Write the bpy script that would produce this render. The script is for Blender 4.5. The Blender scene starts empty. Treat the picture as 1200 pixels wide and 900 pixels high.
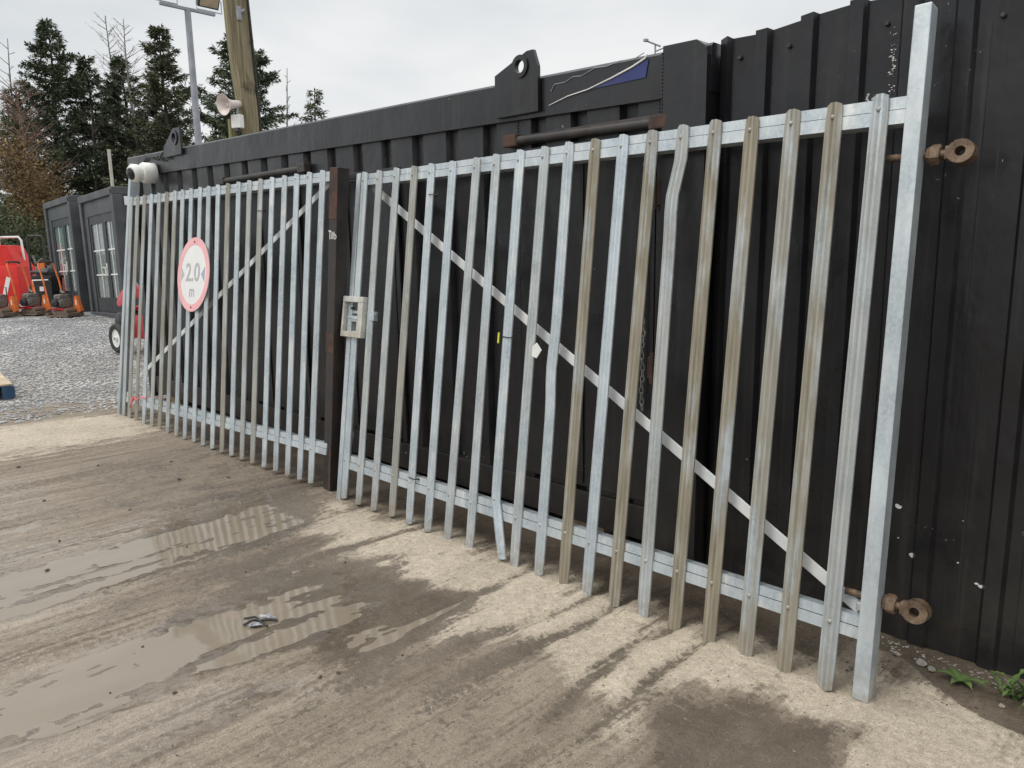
import bpy, bmesh, math, random
import numpy as np
from mathutils import Vector, Matrix
PI = math.pi
rnd = random.Random(7)
rng = np.random.default_rng(11)
S = bpy.context.scene
COL = S.collection

# ------------------------------------------------------------------ node helpers
def new_mat(name):
    m = bpy.data.materials.new(name); m.use_nodes = True
    nt = m.node_tree
    for n in list(nt.nodes): nt.nodes.remove(n)
    out = nt.nodes.new('ShaderNodeOutputMaterial'); b = nt.nodes.new('ShaderNodeBsdfPrincipled')
    nt.links.new(b.outputs[0], out.inputs[0])
    return m, nt, b
class G:
    """tiny node graph helper"""
    def __init__(s, nt): s.nt = nt; s.tc = None
    def n(s, t, **k):
        x = s.nt.nodes.new(t)
        for a, v in k.items(): setattr(x, a, v)
        return x
    def link(s, a, b): s.nt.links.new(a, b)
    def put(s, sock, v):
        if hasattr(v, 'links') or hasattr(v, 'is_linked'): s.link(v, sock)
        else: sock.default_value = v
    def coord(s, kind='Object'):
        if not s.tc: s.tc = s.n('ShaderNodeTexCoord')
        return s.tc.outputs[kind]
    def map(s, v, scale=(1,1,1), loc=(0,0,0), rot=(0,0,0)):
        m = s.n('ShaderNodeMapping'); s.link(v, m.inputs['Vector'])
        m.inputs['Scale'].default_value = scale; m.inputs['Location'].default_value = loc; m.inputs['Rotation'].default_value = rot
        return m.outputs[0]
    def noise(s, v, scale, detail=3, rough=.55, dist=0):
        x = s.n('ShaderNodeTexNoise'); s.link(v, x.inputs['Vector'])
        x.inputs['Scale'].default_value = scale; x.inputs['Detail'].default_value = detail
        x.inputs['Roughness'].default_value = rough; x.inputs['Distortion'].default_value = dist
        return x.outputs[0]
    def vor(s, v, scale, out='Color', feat='F1'):
        x = s.n('ShaderNodeTexVoronoi', feature=feat); s.link(v, x.inputs['Vector']); x.inputs['Scale'].default_value = scale
        return x.outputs[out]
    def rng(s, v, a, b, c=0., d=1.):
        x = s.n('ShaderNodeMapRange'); s.put(x.inputs[0], v)
        for i, q in enumerate((a, b, c, d)): x.inputs[i+1].default_value = q
        return x.outputs[0]
    def m(s, op, a, b=None):
        x = s.n('ShaderNodeMath', operation=op); s.put(x.inputs[0], a)
        if b is not None: s.put(x.inputs[1], b)
        return x.outputs[0]
    def mix(s, f, a, b, mode='MIX'):
        x = s.n('ShaderNodeMix', data_type='RGBA', blend_type=mode); s.put(x.inputs[0], f)
        for sk, v in ((x.inputs[6], a), (x.inputs[7], b)):
            if isinstance(v, tuple) and len(v) == 3: v = v + (1,)
            s.put(sk, v)
        return x.outputs[2]
    def bump(s, h, strength=.3, dist=.01, prev=None):
        x = s.n('ShaderNodeBump'); x.inputs['Strength'].default_value = strength; x.inputs['Distance'].default_value = dist
        s.link(h, x.inputs['Height'])
        if prev is not None: s.link(prev, x.inputs['Normal'])
        return x.outputs[0]
    def sep(s, v):
        x = s.n('ShaderNodeSeparateXYZ'); s.link(v, x.inputs[0]); return x.outputs

def worn(name, c1, c2, rough=.5, metal=0., scale=6., bump=.15, dirt=None, dirt_amt=.0, spec=None):
    """general weathered surface: two tones, a dirt tone, micro bump"""
    m, nt, b = new_mat(name); g = G(nt); o = g.coord()
    n1 = g.noise(o, scale, 5); n2 = g.noise(o, scale*9, 3)
    col = g.mix(g.rng(n1, .35, .65), c1, c2)
    if dirt: col = g.mix(g.m('MULTIPLY', g.rng(g.noise(o, scale*.6, 6, .65, .4), .45, .7), dirt_amt), col, dirt)
    g.link(col, b.inputs['Base Color'])
    g.link(g.rng(n1, .3, .7, max(.02, rough-.1), min(1, rough+.12)), b.inputs['Roughness'])
    b.inputs['Metallic'].default_value = metal
    g.link(g.bump(n2, bump, .004), b.inputs['Normal'])
    return m

# ------------------------------------------------------------------ materials
def mk_galv():
    m, nt, b = new_mat('galvanised_steel'); g = G(nt)
    o = g.coord(); oi = g.n('ShaderNodeObjectInfo')
    off = g.n('ShaderNodeVectorMath', operation='ADD'); g.link(o, off.inputs[0])
    cb = g.n('ShaderNodeCombineXYZ'); r7 = g.m('MULTIPLY', oi.outputs['Random'], 37.)
    for i in range(3): g.link(r7, cb.inputs[i])
    g.link(cb.outputs[0], off.inputs[1]); v = off.outputs[0]
    sc = g.n('ShaderNodeSeparateColor'); g.link(oi.outputs['Color'], sc.inputs[0])
    stain_amt, whit_amt = sc.outputs[0], sc.outputs[1]
    spang = g.vor(g.map(v, (1, 1, .7)), 130)
    sp = g.n('ShaderNodeSeparateColor'); g.link(spang, sp.inputs[0])
    base = g.mix(sp.outputs[0], (.36, .425, .470), (.48, .545, .59))
    base = g.mix(g.rng(g.noise(g.map(v, (1, 1, .6)), 7, 6, .62), .38, .68), base, (.60, .655, .69))
    # white zinc bloom
    bl = g.rng(g.noise(g.map(v, (14, 14, 3.5)), 1.6, 6, .65, .5), .52, .70)
    base = g.mix(g.m('MULTIPLY', bl, whit_amt), base, (.76, .755, .72))
    # algae / mud film in long runs
    run = g.noise(g.map(v, (60, 60, 1.1)), 1., 4, .6)
    patch = g.noise(g.map(v, (8, 8, 2.2)), 1., 5, .6)
    f = g.m('MULTIPLY', g.rng(g.m('ADD', g.m('MULTIPLY', run, .30), g.m('MULTIPLY', patch, .70)), .33, .50), stain_amt)
    stain = g.mix(g.rng(g.noise(g.map(v, (40, 40, 4)), 1., 5), .3, .7), (.185, .165, .118), (.33, .295, .225))
    base = g.mix(f, base, stain)
    # small dark chips
    ch = g.rng(g.vor(v, 34, 'Distance'), .045, .06, 1., 0.)
    ch = g.m('MULTIPLY', ch, g.rng(g.noise(v, 6, 2), .55, .6))
    base = g.mix(g.m('MULTIPLY', ch, .8), base, (.09, .07, .05))
    zz = g.sep(o)[2]
    mud = g.m('MULTIPLY', g.rng(zz, .0, .15, 1., 0.), g.rng(g.noise(v, 22, 5, .65), .35, .6))
    base = g.mix(g.m('MULTIPLY', mud, .75), base, (.27, .225, .165))
    g.link(base, b.inputs['Base Color'])
    g.link(g.rng(g.noise(v, 14, 4), .3, .7, .34, .55), b.inputs['Roughness'])
    g.link(g.m('SUBTRACT', .45, g.m('MULTIPLY', f, .4)), b.inputs['Metallic'])
    g.link(g.bump(g.noise(v, 160, 3), .12, .002, g.bump(g.noise(v, 9, 3), .15, .01)), b.inputs['Normal'])
    return m
def mk_black(name, tone=1., splash=True, spec=.65):
    m, nt, b = new_mat(name); g = G(nt); v = g.coord()
    xyz = g.sep(v)
    c1 = tuple(x*tone for x in (.006, .0062, .0082)); c2 = tuple(x*tone for x in (.014, .014, .0165))
    col = g.mix(g.rng(g.noise(v, 2.2, 6, .6), .35, .7), c1, c2)
    streak = g.rng(g.noise(g.map(v, (22, 22, .8)), 1., 5, .6), .55, .75)
    col = g.mix(g.m('MULTIPLY', streak, .6), col, (.036, .033, .031))
    # dusty splash-back from the yard at the foot of the wall
    low = g.m('MULTIPLY', g.rng(xyz[2], .0, .75, 1., 0.), g.rng(g.noise(v, 4, 6, .65), .35, .65))
    col = g.mix(g.m('MULTIPLY', low, .38), col, (.075, .064, .05))
    rust = g.m('MULTIPLY', g.rng(g.noise(g.map(v, (9, 9, 1.2)), 1., 6, .65), .66, .74), .45)
    col = g.mix(rust, col, (.06, .042, .032))
    if splash:
        fl = g.rng(g.vor(v, 11, 'Distance'), .018, .03, 1., 0.)
        fl2 = g.m('MULTIPLY', fl, g.rng(g.noise(v, 1.4, 3), .5, .56))
        big = g.m('MULTIPLY', g.rng(g.noise(v, 26, 3, .6, 1.), .70, .72), g.rng(g.noise(v, 1.1, 3), .58, .64))
        col = g.mix(g.m('MAXIMUM', fl2, big), col, (.5, .5, .48))
    g.link(col, b.inputs['Base Color'])
    g.link(g.rng(g.noise(v, 3, 6, .65), .3, .7, .22, .46), b.inputs['Roughness'])
    b.inputs['Specular IOR Level'].default_value = spec
    g.link(g.bump(g.noise(v, 120, 4), .10, .003, g.bump(g.noise(g.map(v, (1, 1, .6)), 3.2, 4), .55, .03)), b.inputs['Normal'])
    return m
def mk_ground():
    m, nt, b = new_mat('yard_ground'); g = G(nt)
    geo = g.n('ShaderNodeNewGeometry'); v = geo.outputs['Position']
    def att(n):
        a = g.n('ShaderNodeAttribute'); a.attribute_name = n; return a.outputs['Fac']
    wet, dry, grav, grass = att('wet'), att('dry'), att('gravel'), att('grass')
    film = att('film'); ns = g.m('ADD', g.m('MULTIPLY', g.noise(g.map(v, (24, .9, 1)), 1., 7, .66), .55), g.m('MULTIPLY', g.noise(g.map(v, (6, .4, 1), (3, 1, 0)), 1., 5, .6), .45))           # tyre drag streaks run out from the gate
    nb = g.noise(v, 2.1, 6, .62); nf = g.noise(v, 38, 5, .7); ng = g.noise(v, 210, 2, .6)
    base = g.mix(g.rng(ns, .40, .60), (.122, .091, .062), (.300, .245, .182))
    base = g.mix(g.m('MULTIPLY', g.rng(nf, .45, .65), .42), base, (.37, .32, .26))
    base = g.mix(g.m('MULTIPLY', g.rng(g.noise(g.map(v, (3, .8, 1)), 16, 6, .75), .54, .64), .6), base, (.115, .094, .072))
    blot = g.m('SUBTRACT', g.noise(g.map(v, (1, .55, 1)), 7.5, 7, .68, .3), .5)
    d = g.rng(g.m('ADD', g.m('ADD', g.m('ADD', dry, g.m('MULTIPLY', g.m('SUBTRACT', ns, .5), 2.2)), g.m('MULTIPLY', g.m('SUBTRACT', nf, .5), .6)), g.m('MULTIPLY', blot, 1.5)), .38, .74)
    tan = g.mix(g.rng(g.m('ADD', g.m('MULTIPLY', nf, .6), g.m('MULTIPLY', nb, .4)), .36, .64), (.320, .265, .200), (.585, .505, .395))
    base = g.mix(d, base, tan)
    w = g.rng(g.m('ADD', g.m('ADD', wet, g.m('MULTIPLY', g.m('SUBTRACT', ns, .5), 2.4)), g.m('ADD', g.m('MULTIPLY', g.m('SUBTRACT', nf, .5), 1.5), g.m('MULTIPLY', blot, 1.1))), .36, .62)
    mud = g.mix(g.rng(nb, .35, .65), (.075, .057, .040), (.145, .114, .083))
    base = g.mix(g.m('MULTIPLY', w, .88), base, mud)
    grain = g.rng(ng, .3, .7, .70, 1.28)
    gm = g.n('ShaderNodeVectorMath', operation='SCALE'); g.link(base, gm.inputs[0]); g.link(grain, gm.inputs['Scale'])
    base = gm.outputs[0]
    base = g.mix(g.m('MULTIPLY', g.rng(g.noise(v, 75, 3, .7), .64, .70), .75), base, (.08, .062, .045))
    base = g.mix(g.m('MULTIPLY', g.rng(g.noise(v, 62, 3, .7), .66, .72), .5), base, (.55, .50, .42))
    # gravel
    vc = g.vor(v, 34); sp = g.n('ShaderNodeSeparateColor'); g.link(vc, sp.inputs[0])
    gcol = g.mix(sp.outputs[0], (.20, .20, .21), (.60, .60, .60))
    gcol = g.mix(g.rng(g.noise(v, 5, 5), .45, .7), gcol, (.50, .49, .48))
    gcol = g.mix(g.m('MULTIPLY', dry, .85), gcol, (.50, .41, .30))
    gcol = g.mix(g.rng(g.vor(v, 34, 'Distance'), .32, .55), gcol, (.12, .115, .11))
    gf = g.rng(g.m('ADD', grav, g.m('MULTIPLY', g.m('SUBTRACT', nb, .5), .7)), .35, .65)
    base = g.mix(gf, base, gcol)
    base = g.mix(grass, base, (.055, .075, .025))
    g.link(base, b.inputs['Base Color'])
    r = g.m('SUBTRACT', g.m('SUBTRACT', .82, g.m('MULTIPLY', w, .42)), g.m('MULTIPLY', g.rng(g.noise(g.map(v, (9, 1.1, 1)), 1.3, 6, .7), .5, .66), .22))
    r = g.m('MAXIMUM', r, g.m('MULTIPLY', gf, .8))
    r = g.m('ADD', r, g.m('MULTIPLY', g.m('SUBTRACT', nf, .5), .3))
    fm_ = g.rng(g.m('ADD', g.m('ADD', film, g.m('MULTIPLY', g.m('SUBTRACT', ns, .5), 1.4)), g.m('MULTIPLY', g.m('SUBTRACT', nf, .5), .7)), .40, .75)
    rr = g.n('ShaderNodeMix'); g.link(fm_, rr.inputs[0]); g.link(r, rr.inputs[2]); rr.inputs[3].default_value = .09
    g.link(rr.outputs[0], b.inputs['Roughness'])
    inv = g.m('SUBTRACT', 1., g.m('MULTIPLY', fm_, .93))
    b.inputs['Specular IOR Level'].default_value = .5
    bm1 = g.bump(nf, .5, .012); bm2 = g.bump(ng, .35, .004, bm1); bm3 = g.bump(ns, .35, .02, bm2)
    for bb in (bm1, bm2, bm3): g.link(g.m('MULTIPLY', inv, .5 if bb is bm1 else .35), bb.node.inputs['Strength'])
    gvb = g.n('ShaderNodeBump'); gvb.inputs['Distance'].default_value = .02; g.link(g.m('MULTIPLY', gf, .8), gvb.inputs['Strength'])
    g.link(sp.outputs[1], gvb.inputs['Height']); g.link(bm3, gvb.inputs['Normal'])
    g.link(gvb.outputs[0], b.inputs['Normal'])
    return m
def mk_water():
    m, nt, b = new_mat('muddy_water'); g = G(nt)
    geo = g.n('ShaderNodeNewGeometry'); v = geo.outputs['Position']
    g.link(g.mix(g.noise(g.map(v, (4, 1, 1)), 1.5, 5), (.190, .155, .114), (.285, .240, .185)), b.inputs['Base Color'])
    b.inputs['Roughness'].default_value = .05; b.inputs['IOR'].default_value = 1.5
    g.link(g.bump(g.noise(v, 9, 2), .04, .01), b.inputs['Normal'])
    return m
def mk_leaf(name, a, b_, c):
    m, nt, b = new_mat(name); g = G(nt); v = g.coord()
    n = g.noise(v, 1.1, 4, .6); n2 = g.noise(v, 9, 2)
    col = g.mix(g.rng(n, .38, .62), a, b_); col = g.mix(g.m('MULTIPLY', g.rng(n2, .52, .7), .7), col, c)
    g.link(col, b.inputs['Base Color']); b.inputs['Roughness'].default_value = .75
    b.inputs['Specular IOR Level'].default_value = .25
    return m
GALV = mk_galv()
BLK = mk_black('black_container_paint', .95, True)
CLAD = mk_black('black_cladding_paint', .85, True, .5)
GROUND = mk_ground(); WATER = mk_water()
RUST = worn('rusty_bracket_steel', (.040, .025, .019), (.11, .058, .038), .8, .1, 22, .4, (.05, .035, .03), .7)
EYE = worn('rusty_galvanised_forging', (.13, .080, .048), (.26, .19, .13), .55, .35, 26, .5, (.06, .035, .022), .9)
RPOST = worn('rusted_black_post_paint', (.015, .0135, .013), (.032, .028, .026), .5, .0, 7, .4, (.07, .033, .022), .5)
PIPE = worn('black_pipe_paint', (.02, .019, .019), (.045, .042, .04), .5, 0, 9, .3, (.10, .06, .045), .35)
WHITEP = worn('white_plastic', (.74, .74, .71), (.82, .82, .79), .35, 0, 8, .05, (.5, .48, .42), .35)
HORN = worn('pale_pink_horn_plastic', (.68, .60, .56), (.78, .71, .67), .45, 0, 8, .05, (.45, .4, .34), .4)
DARKGL = worn('black_lens', (.01, .01, .012), (.015, .015, .018), .08, 0, 4, .0)
DARKIN = worn('dark_underside', (.012, .012, .012), (.02, .019, .018), .8, 0, 4, .1)
WHITEC = worn('white_chalk', (.62, .62, .6), (.7, .7, .68), .9, 0, 30, .2)
BLUEP = worn('blue_vinyl', (.018, .028, .12), (.028, .04, .16), .4, 0, 6, .1, (.1, .1, .12), .5)
STEELG = worn('grey_mast_steel', (.26, .28, .31), (.36, .38, .41), .5, .3, 6, .1)
SIGNW = worn('sign_white', (.74, .74, .74), (.80, .80, .80), .35, 0, 5, .03, (.62, .60, .55), .4)
SIGNR = worn('faded_red_border', (.78, .38, .39), (.84, .46, .46), .4, 0, 6, .03)
SIGNG = worn('faded_sign_grey', (.40, .40, .41), (.48, .48, .49), .5, 0, 20, .02)
SIGNB = worn('faded_sign_blue_grey', (.30, .34, .48), (.38, .42, .55), .5, 0, 20, .02)
CABIN = worn('anthracite_cabin_paint', (.046, .050, .056), (.064, .068, .074), .5, 0, 2.5, .08, (.13, .13, .125), .4)
CABIND = worn('anthracite_frame_paint', (.026, .029, .033), (.038, .041, .046), .45, 0, 3, .08)
REDP = worn('red_plastic', (.60, .014, .010), (.72, .026, .018), .4, 0, 4, .05, (.4, .02, .015), .4)
REDM = worn('dark_red_paint', (.32, .012, .018), (.42, .02, .025), .35, 0, 6, .05)
ORANGE = worn('orange_paint', (.68, .15, .035), (.80, .21, .05), .45, 0, 10, .1, (.30, .1, .04), .5)
RUBBER = worn('black_rubber', (.018, .018, .018), (.035, .034, .032), .75, 0, 12, .2, (.1, .09, .07), .4)
ENG = worn('engine_grey', (.10, .095, .085), (.30, .28, .25), .55, .2, 26, .5, (.04, .035, .03), .6)
BLACKPL = worn('black_plastic', (.014, .014, .016), (.03, .03, .033), .4, 0, 5, .05, (.1, .09, .08), .3)
MUDPL = worn('muddy_steel_plate', (.12, .085, .06), (.20, .15, .11), .75, .1, 14, .3)
WOOD = worn('weathered_pallet_wood', (.42, .33, .22), (.56, .46, .33), .8, 0, 9, .3, (.25, .2, .14), .4)
BLUEW = worn('blue_painted_wood', (.015, .055, .12), (.03, .09, .18), .6, 0, 14, .3, (.2, .2, .2), .4)
GREENP = worn('green_fence_paint', (.015, .16, .10), (.02, .21, .13), .5, 0, 6, .05)
BARK = worn('conifer_bark', (.05, .042, .035), (.11, .095, .08), .9, 0, 8, .4)
TWIG = worn('bare_grey_twigs', (.16, .145, .13), (.24, .22, .20), .9, 0, 4, .2)
LEAF = mk_leaf('conifer_needles', (.080, .104, .066), (.135, .160, .096), (.195, .215, .13))
LEAF2 = mk_leaf('olive_conifer_needles', (.105, .116, .072), (.17, .178, .108), (.235, .235, .15))
LEAFB = mk_leaf('autumn_leaves', (.11, .075, .035), (.19, .125, .055), (.26, .17, .075))
LEAFG = mk_leaf('hedge_leaves', (.05, .065, .035), (.09, .11, .055), (.15, .15, .085))
WEED = mk_leaf('weed_leaves', (.07, .12, .035), (.12, .18, .055), (.18, .24, .09))
STONE = worn('pale_stone', (.24, .22, .19), (.42, .39, .34), .85, 0, 2.2, .5, (.12, .10, .075), .8)
DSTONE = worn('dark_stone', (.05, .043, .036), (.10, .085, .07), .7, 0, 18, .4)
GSTONE = worn('grey_gravel_stone', (.24, .24, .245), (.52, .51, .50), .8, 0, 1.3, .3)
YELLOW = worn('yellow_tag', (.50, .50, .03), (.6, .6, .05), .5, 0, 9, .05)
PINK = worn('pink_twine', (.65, .10, .12), (.72, .2, .2), .7, 0, 9, .05)
def mk_pole():
    m, nt, b = new_mat('mossy_timber_pole'); g = G(nt); v = g.coord()
    grain = g.noise(g.map(v, (30, 30, .9)), 1., 6, .65)
    col = g.mix(g.rng(grain, .35, .65), (.115, .090, .050), (.30, .26, .165))
    x = g.sep(v)[0]
    moss = g.m('MULTIPLY', g.rng(x, -.16, .03, 1., 0.), g.rng(g.noise(v, 3, 4), .3, .6))
    col = g.mix(moss, col, (.20, .22, .055))
    col = g.mix(g.rng(g.noise(v, 2.3, 5, .6), .60, .72), col, (.035, .03, .02))
    g.link(col, b.inputs['Base Color']); b.inputs['Roughness'].default_value = .85
    g.link(g.bump(grain, .6, .02), b.inputs['Normal'])
    return m
POLE = mk_pole()
def mk_glass():
    m, nt, b = new_mat('cabin_glass')
    b.inputs['Base Color'].default_value = (.55, .62, .62, 1); b.inputs['Roughness'].default_value = .04
    b.inputs['Transmission Weight'].default_value = .75; b.inputs['IOR'].default_value = 1.45
    return m
GLASS = mk_glass()

# ------------------------------------------------------------------ mesh helpers
class MB:
    def __init__(s): s.v = []; s.f = []
    def add(s, vs, fs, M=None):
        k = len(s.v)
        for p in vs:
            p = Vector(p); s.v.append((M @ p) if M else p)
        s.f += [tuple(i+k for i in f) for f in fs]; return s
    def box(s, x0, x1, y0, y1, z0, z1, b=0., M=None):
        if b <= 0:
            vs = [(x, y, z) for z in (z0, z1) for x, y in ((x0, y0), (x1, y0), (x1, y1), (x0, y1))]
            return s.add(vs, [(3,2,1,0), (4,5,6,7), (0,1,5,4), (1,2,6,5), (2,3,7,6), (3,0,4,7)], M)
        bm = bmesh.new(); bmesh.ops.create_cube(bm, size=1)
        bm.transform(Matrix.Translation(((x0+x1)/2, (y0+y1)/2, (z0+z1)/2)) @ Matrix.Diagonal((x1-x0, y1-y0, z1-z0, 1)))
        bmesh.ops.bevel(bm, geom=bm.edges[:], offset=b, segments=2, affect='EDGES', profile=.6)
        return s.bm(bm, M)
    def bm(s, bm, M=None):
        bm.verts.index_update(); vs = [v.co.copy() for v in bm.verts]; fs = [tuple(v.index for v in f.verts) for f in bm.faces]; bm.free()
        return s.add(vs, fs, M)
    def tube(s, pts, r, n=8, cap=True, M=None):
        pts = [Vector(p) for p in pts]; rs = r if isinstance(r, (list, tuple)) else [r]*len(pts)
        vs = []; fs = []; prev = None
        for i, p in enumerate(pts):
            d = (pts[min(i+1, len(pts)-1)] - pts[max(i-1, 0)]).normalized()
            a = prev if prev else (Vector((0, 0, 1)) if abs(d.z) < .9 else Vector((1, 0, 0)))
            u = (a - d*a.dot(d)).normalized(); w = d.cross(u); prev = u
            for k in range(n):
                t = 2*PI*k/n; vs.append(p + (u*math.cos(t) + w*math.sin(t))*rs[i])
        for i in range(len(pts)-1):
            for k in range(n):
                a_, b_ = i*n+k, i*n+(k+1) % n; fs.append((a_, b_, b_+n, a_+n))
        if cap: fs.append(tuple(range(n))[::-1]); fs.append(tuple(range((len(pts)-1)*n, len(pts)*n)))
        return s.add(vs, fs, M)
    def lathe(s, prof, n=24, M=None):   # prof: (r,z) about z
        vs = [(r*math.cos(2*PI*k/n), r*math.sin(2*PI*k/n), z) for r, z in prof for k in range(n)]
        fs = [(i*n+k, i*n+(k+1) % n, (i+1)*n+(k+1) % n, (i+1)*n+k) for i in range(len(prof)-1) for k in range(n)]
        fs += [tuple(range(n))[::-1], tuple(range((len(prof)-1)*n, len(prof)*n))]
        return s.add(vs, fs, M)
    def prism(s, poly, t0, t1, axis='y', M=None):  # poly in the plane normal to axis
        n = len(poly)
        def P(a, b, t): return (a, t, b) if axis == 'y' else ((t, a, b) if axis == 'x' else (a, b, t))
        vs = [P(a, b, t0) for a, b in poly] + [P(a, b, t1) for a, b in poly]
        fs = [tuple(range(n)), tuple(range(n, 2*n))[::-1]] + [(i, i+n, (i+1) % n+n, (i+1) % n) for i in range(n)]
        return s.add(vs, fs, M)
    def ringplate(s, outer, c, r, t0, t1, M=None, n=40):  # polygon plate with a round hole, normal y
        cx, cz = c
        angs = sorted(set([2*PI*k/n for k in range(n)] + [math.atan2(z-cz, x-cx) % (2*PI) for x, z in outer]))
        def hit(a):
            dx, dz = math.cos(a), math.sin(a); best = 1e9
            for i in range(len(outer)):
                x1, z1 = outer[i]; x2, z2 = outer[(i+1) % len(outer)]
                ex, ez = x2-x1, z2-z1; den = dx*ez - dz*ex
                if abs(den) < 1e-9: continue
                t = ((x1-cx)*ez - (z1-cz)*ex)/den; u = ((x1-cx)*dz - (z1-cz)*dx)/den
                if t > 0 and -1e-6 <= u <= 1+1e-6: best = min(best, t)
            return best
        k = len(angs); vs = []
        for t in (t0, t1):
            for a in angs: vs.append((cx+r*math.cos(a), t, cz+r*math.sin(a)))
            for a in angs:
                h = hit(a); vs.append((cx+h*math.cos(a), t, cz+h*math.sin(a)))
        fs = []
        for i in range(k):
            j = (i+1) % k
            fs += [(i, j, k+j, k+i), (2*k+i, 3*k+i, 3*k+j, 2*k+j), (k+i, k+j, 3*k+j, 3*k+i), (i, 2*k+i, 2*k+j, j)]
        return s.add(vs, fs, M)
    def mesh(s, name, mat, smooth=False):
        me = bpy.data.meshes.new(name); me.from_pydata([tuple(p) for p in s.v], [], s.f); me.validate()
        bm = bmesh.new(); bm.from_mesh(me); bmesh.ops.recalc_face_normals(bm, faces=bm.faces[:]); bm.to_mesh(me); bm.free()
        me.materials.append(mat)
        if smooth:
            try: me.shade_smooth(); me.set_sharp_from_angle(angle=math.radians(smooth if smooth is not True else 40))
            except Exception: pass
        return me
    def obj(s, name, mat, parent=None, smooth=False, M=None, label=None):
        o = bpy.data.objects.new(name, s.mesh(name, mat, smooth)); COL.objects.link(o)
        if parent: o.parent = parent
        if M: o.matrix_local = M
        if label: o['label'] = label
        return o
def tag(o, label, cat, group=None):
    o['label'] = label; o['category'] = cat
    if group: o['group'] = group
    return o
def thing(name, label, cat, M=None, group=None):
    o = bpy.data.objects.new(name, None); COL.objects.link(o); o.empty_display_size = .1
    if M is not None: o.matrix_world = M
    return tag(o, label, cat, group)
def kids(o): return [c for c in bpy.data.objects if c.parent == o]
def copy_tree(o, parent=None):
    ch = kids(o)
    c = o.copy(); COL.objects.link(c)
    if parent: c.parent = parent
    for k in ch: copy_tree(k, c)
    return c
def T(x, y, z): return Matrix.Translation((x, y, z))
def RZ(a): return Matrix.Rotation(a, 4, 'Z')
def RX(a): return Matrix.Rotation(a, 4, 'X')
def RY(a): return Matrix.Rotation(a, 4, 'Y')

# ------------------------------------------------------------------ camera
cam = bpy.data.cameras.new('Camera'); co = bpy.data.objects.new('Camera', cam); COL.objects.link(co)
cam.sensor_width = 36; cam.lens = 906.16/1200*36; cam.clip_start = .05; cam.clip_end = 3000
r_, u_, f_ = Vector((.7104, .7036, -.0156)), Vector((-.1124, .1354, .9844)), Vector((-.6948, .6973, -.1745))
f_.normalize(); r_ = (r_ - f_*r_.dot(f_)).normalized(); u_ = r_.cross(f_)
co.matrix_world = T(0, 0, 1.5) @ Matrix((r_, u_, -f_)).transposed().to_4x4()
S.camera = co

# ------------------------------------------------------------------ numpy noise
def vnoise(x, y, seed=0):
    xi = np.floor(x).astype(np.int64); yi = np.floor(y).astype(np.int64); fx = x-xi; fy = y-yi
    fx = fx*fx*(3-2*fx); fy = fy*fy*(3-2*fy)
    def h(a, b):
        n = (a*374761393 + b*668265263 + seed*974634777) & 0xffffffff
        n = ((n ^ (n >> 13))*1274126177) & 0xffffffff
        return ((n ^ (n >> 16)) & 0xffff)/65535.
    return (h(xi, yi)*(1-fx)+h(xi+1, yi)*fx)*(1-fy)+(h(xi, yi+1)*(1-fx)+h(xi+1, yi+1)*fx)*fy
def fbm(x, y, o=4, seed=0, g=.5):
    s = 0; a = 1; t = 0
    for k in range(o): s = s+a*vnoise(x*2**k+17.3*k, y*2**k+5.1*k, seed+k); t += a; a *= g
    return s/t
def sst(a, b, x): t = np.clip((x-a)/(b-a), 0, 1); return t*t*(3-2*t)
def strip(x, y, x0, x1, y0, y1, e=.12, ey=.35):
    return sst(x0-e, x0+e, x)*sst(x1+e, x1-e, x)*sst(y0-ey, y0+ey, y)*sst(y1+ey, y1-ey, y)
def blob(x, y, cx, cy, rx, ry, e=.35):
    d = np.sqrt(((x-cx)/rx)**2+((y-cy)/ry)**2); return sst(1+e, 1-e, d)
def ground_far(x, y): return .27*sst(-9.2, -16.5, x)
def gz(x, y): return float(ground_far(np.array(x), np.array(y)))

# ------------------------------------------------------------------ ground sheet
def axis(segs, far, g=1.3):
    a = []
    for x0, x1, d in segs: a += list(np.arange(x0, x1-1e-6, d))
    a.append(segs[-1][1]); lo = segs[0][0]; d = segs[0][2]; L = []
    while lo > -far: d *= g; lo -= d; L.append(lo)
    hi = a[-1]; d = segs[-1][2]; H = []
    while hi < far: d *= g; hi += d; H.append(hi)
    return np.array(L[::-1]+a+H)
xs = axis([(-18, -9, .15), (-9, -6, .035), (-6, -4.4, .022), (-4.4, -1.2, .011), (-1.2, -.2, .014)], 1500)
ys = axis([(0.1, 3.1, .014)], 1500)
X, Y = np.meshgrid(xs, ys, indexing='ij')
near = sst(-9.3, -8.2, X)
wx = X + .22*(fbm(X*2, Y*1.2, 4, 5, .6)-.5); wy = Y + .6*(fbm(X*3.2, Y*1.7, 4, 9, .6)-.5)
h = (fbm(X*16, Y*1.6, 4, 1)-.5)*.013 + (fbm(X*5, Y*.5, 2, 31)-.5)*.010 + (fbm(X*40, Y*22, 3, 2)-.5)*.0085 + (fbm(X*9, Y*5, 3, 44)-.5)*.007
pud = .0*X
for args, amt in (((-4.22, -3.66, .0, 2.3, .10, .22), 1.15), ((-3.06, -2.55, .25, 2.02, .10, .22), 1.15), ((-2.7, -2.28, 1.35, 2.05, .08, .15), 1.),
                  ((-3.45, -3.3, .3, 1.3, .05, .2), .45), ((-2.42, -2.24, .7, 1.12, .05, .1), .8), ((-5.1, -4.7, .1, 1.4, .1, .25), .5), ((-3.5, -3.32, 1.5, 2.2, .05, .2), .5)):
    pud = np.maximum(pud, amt*strip(wx, wy, *args))
h = h - (.010+.004*(fbm(X*14, Y*9, 3, 91)-.3))*pud
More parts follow.
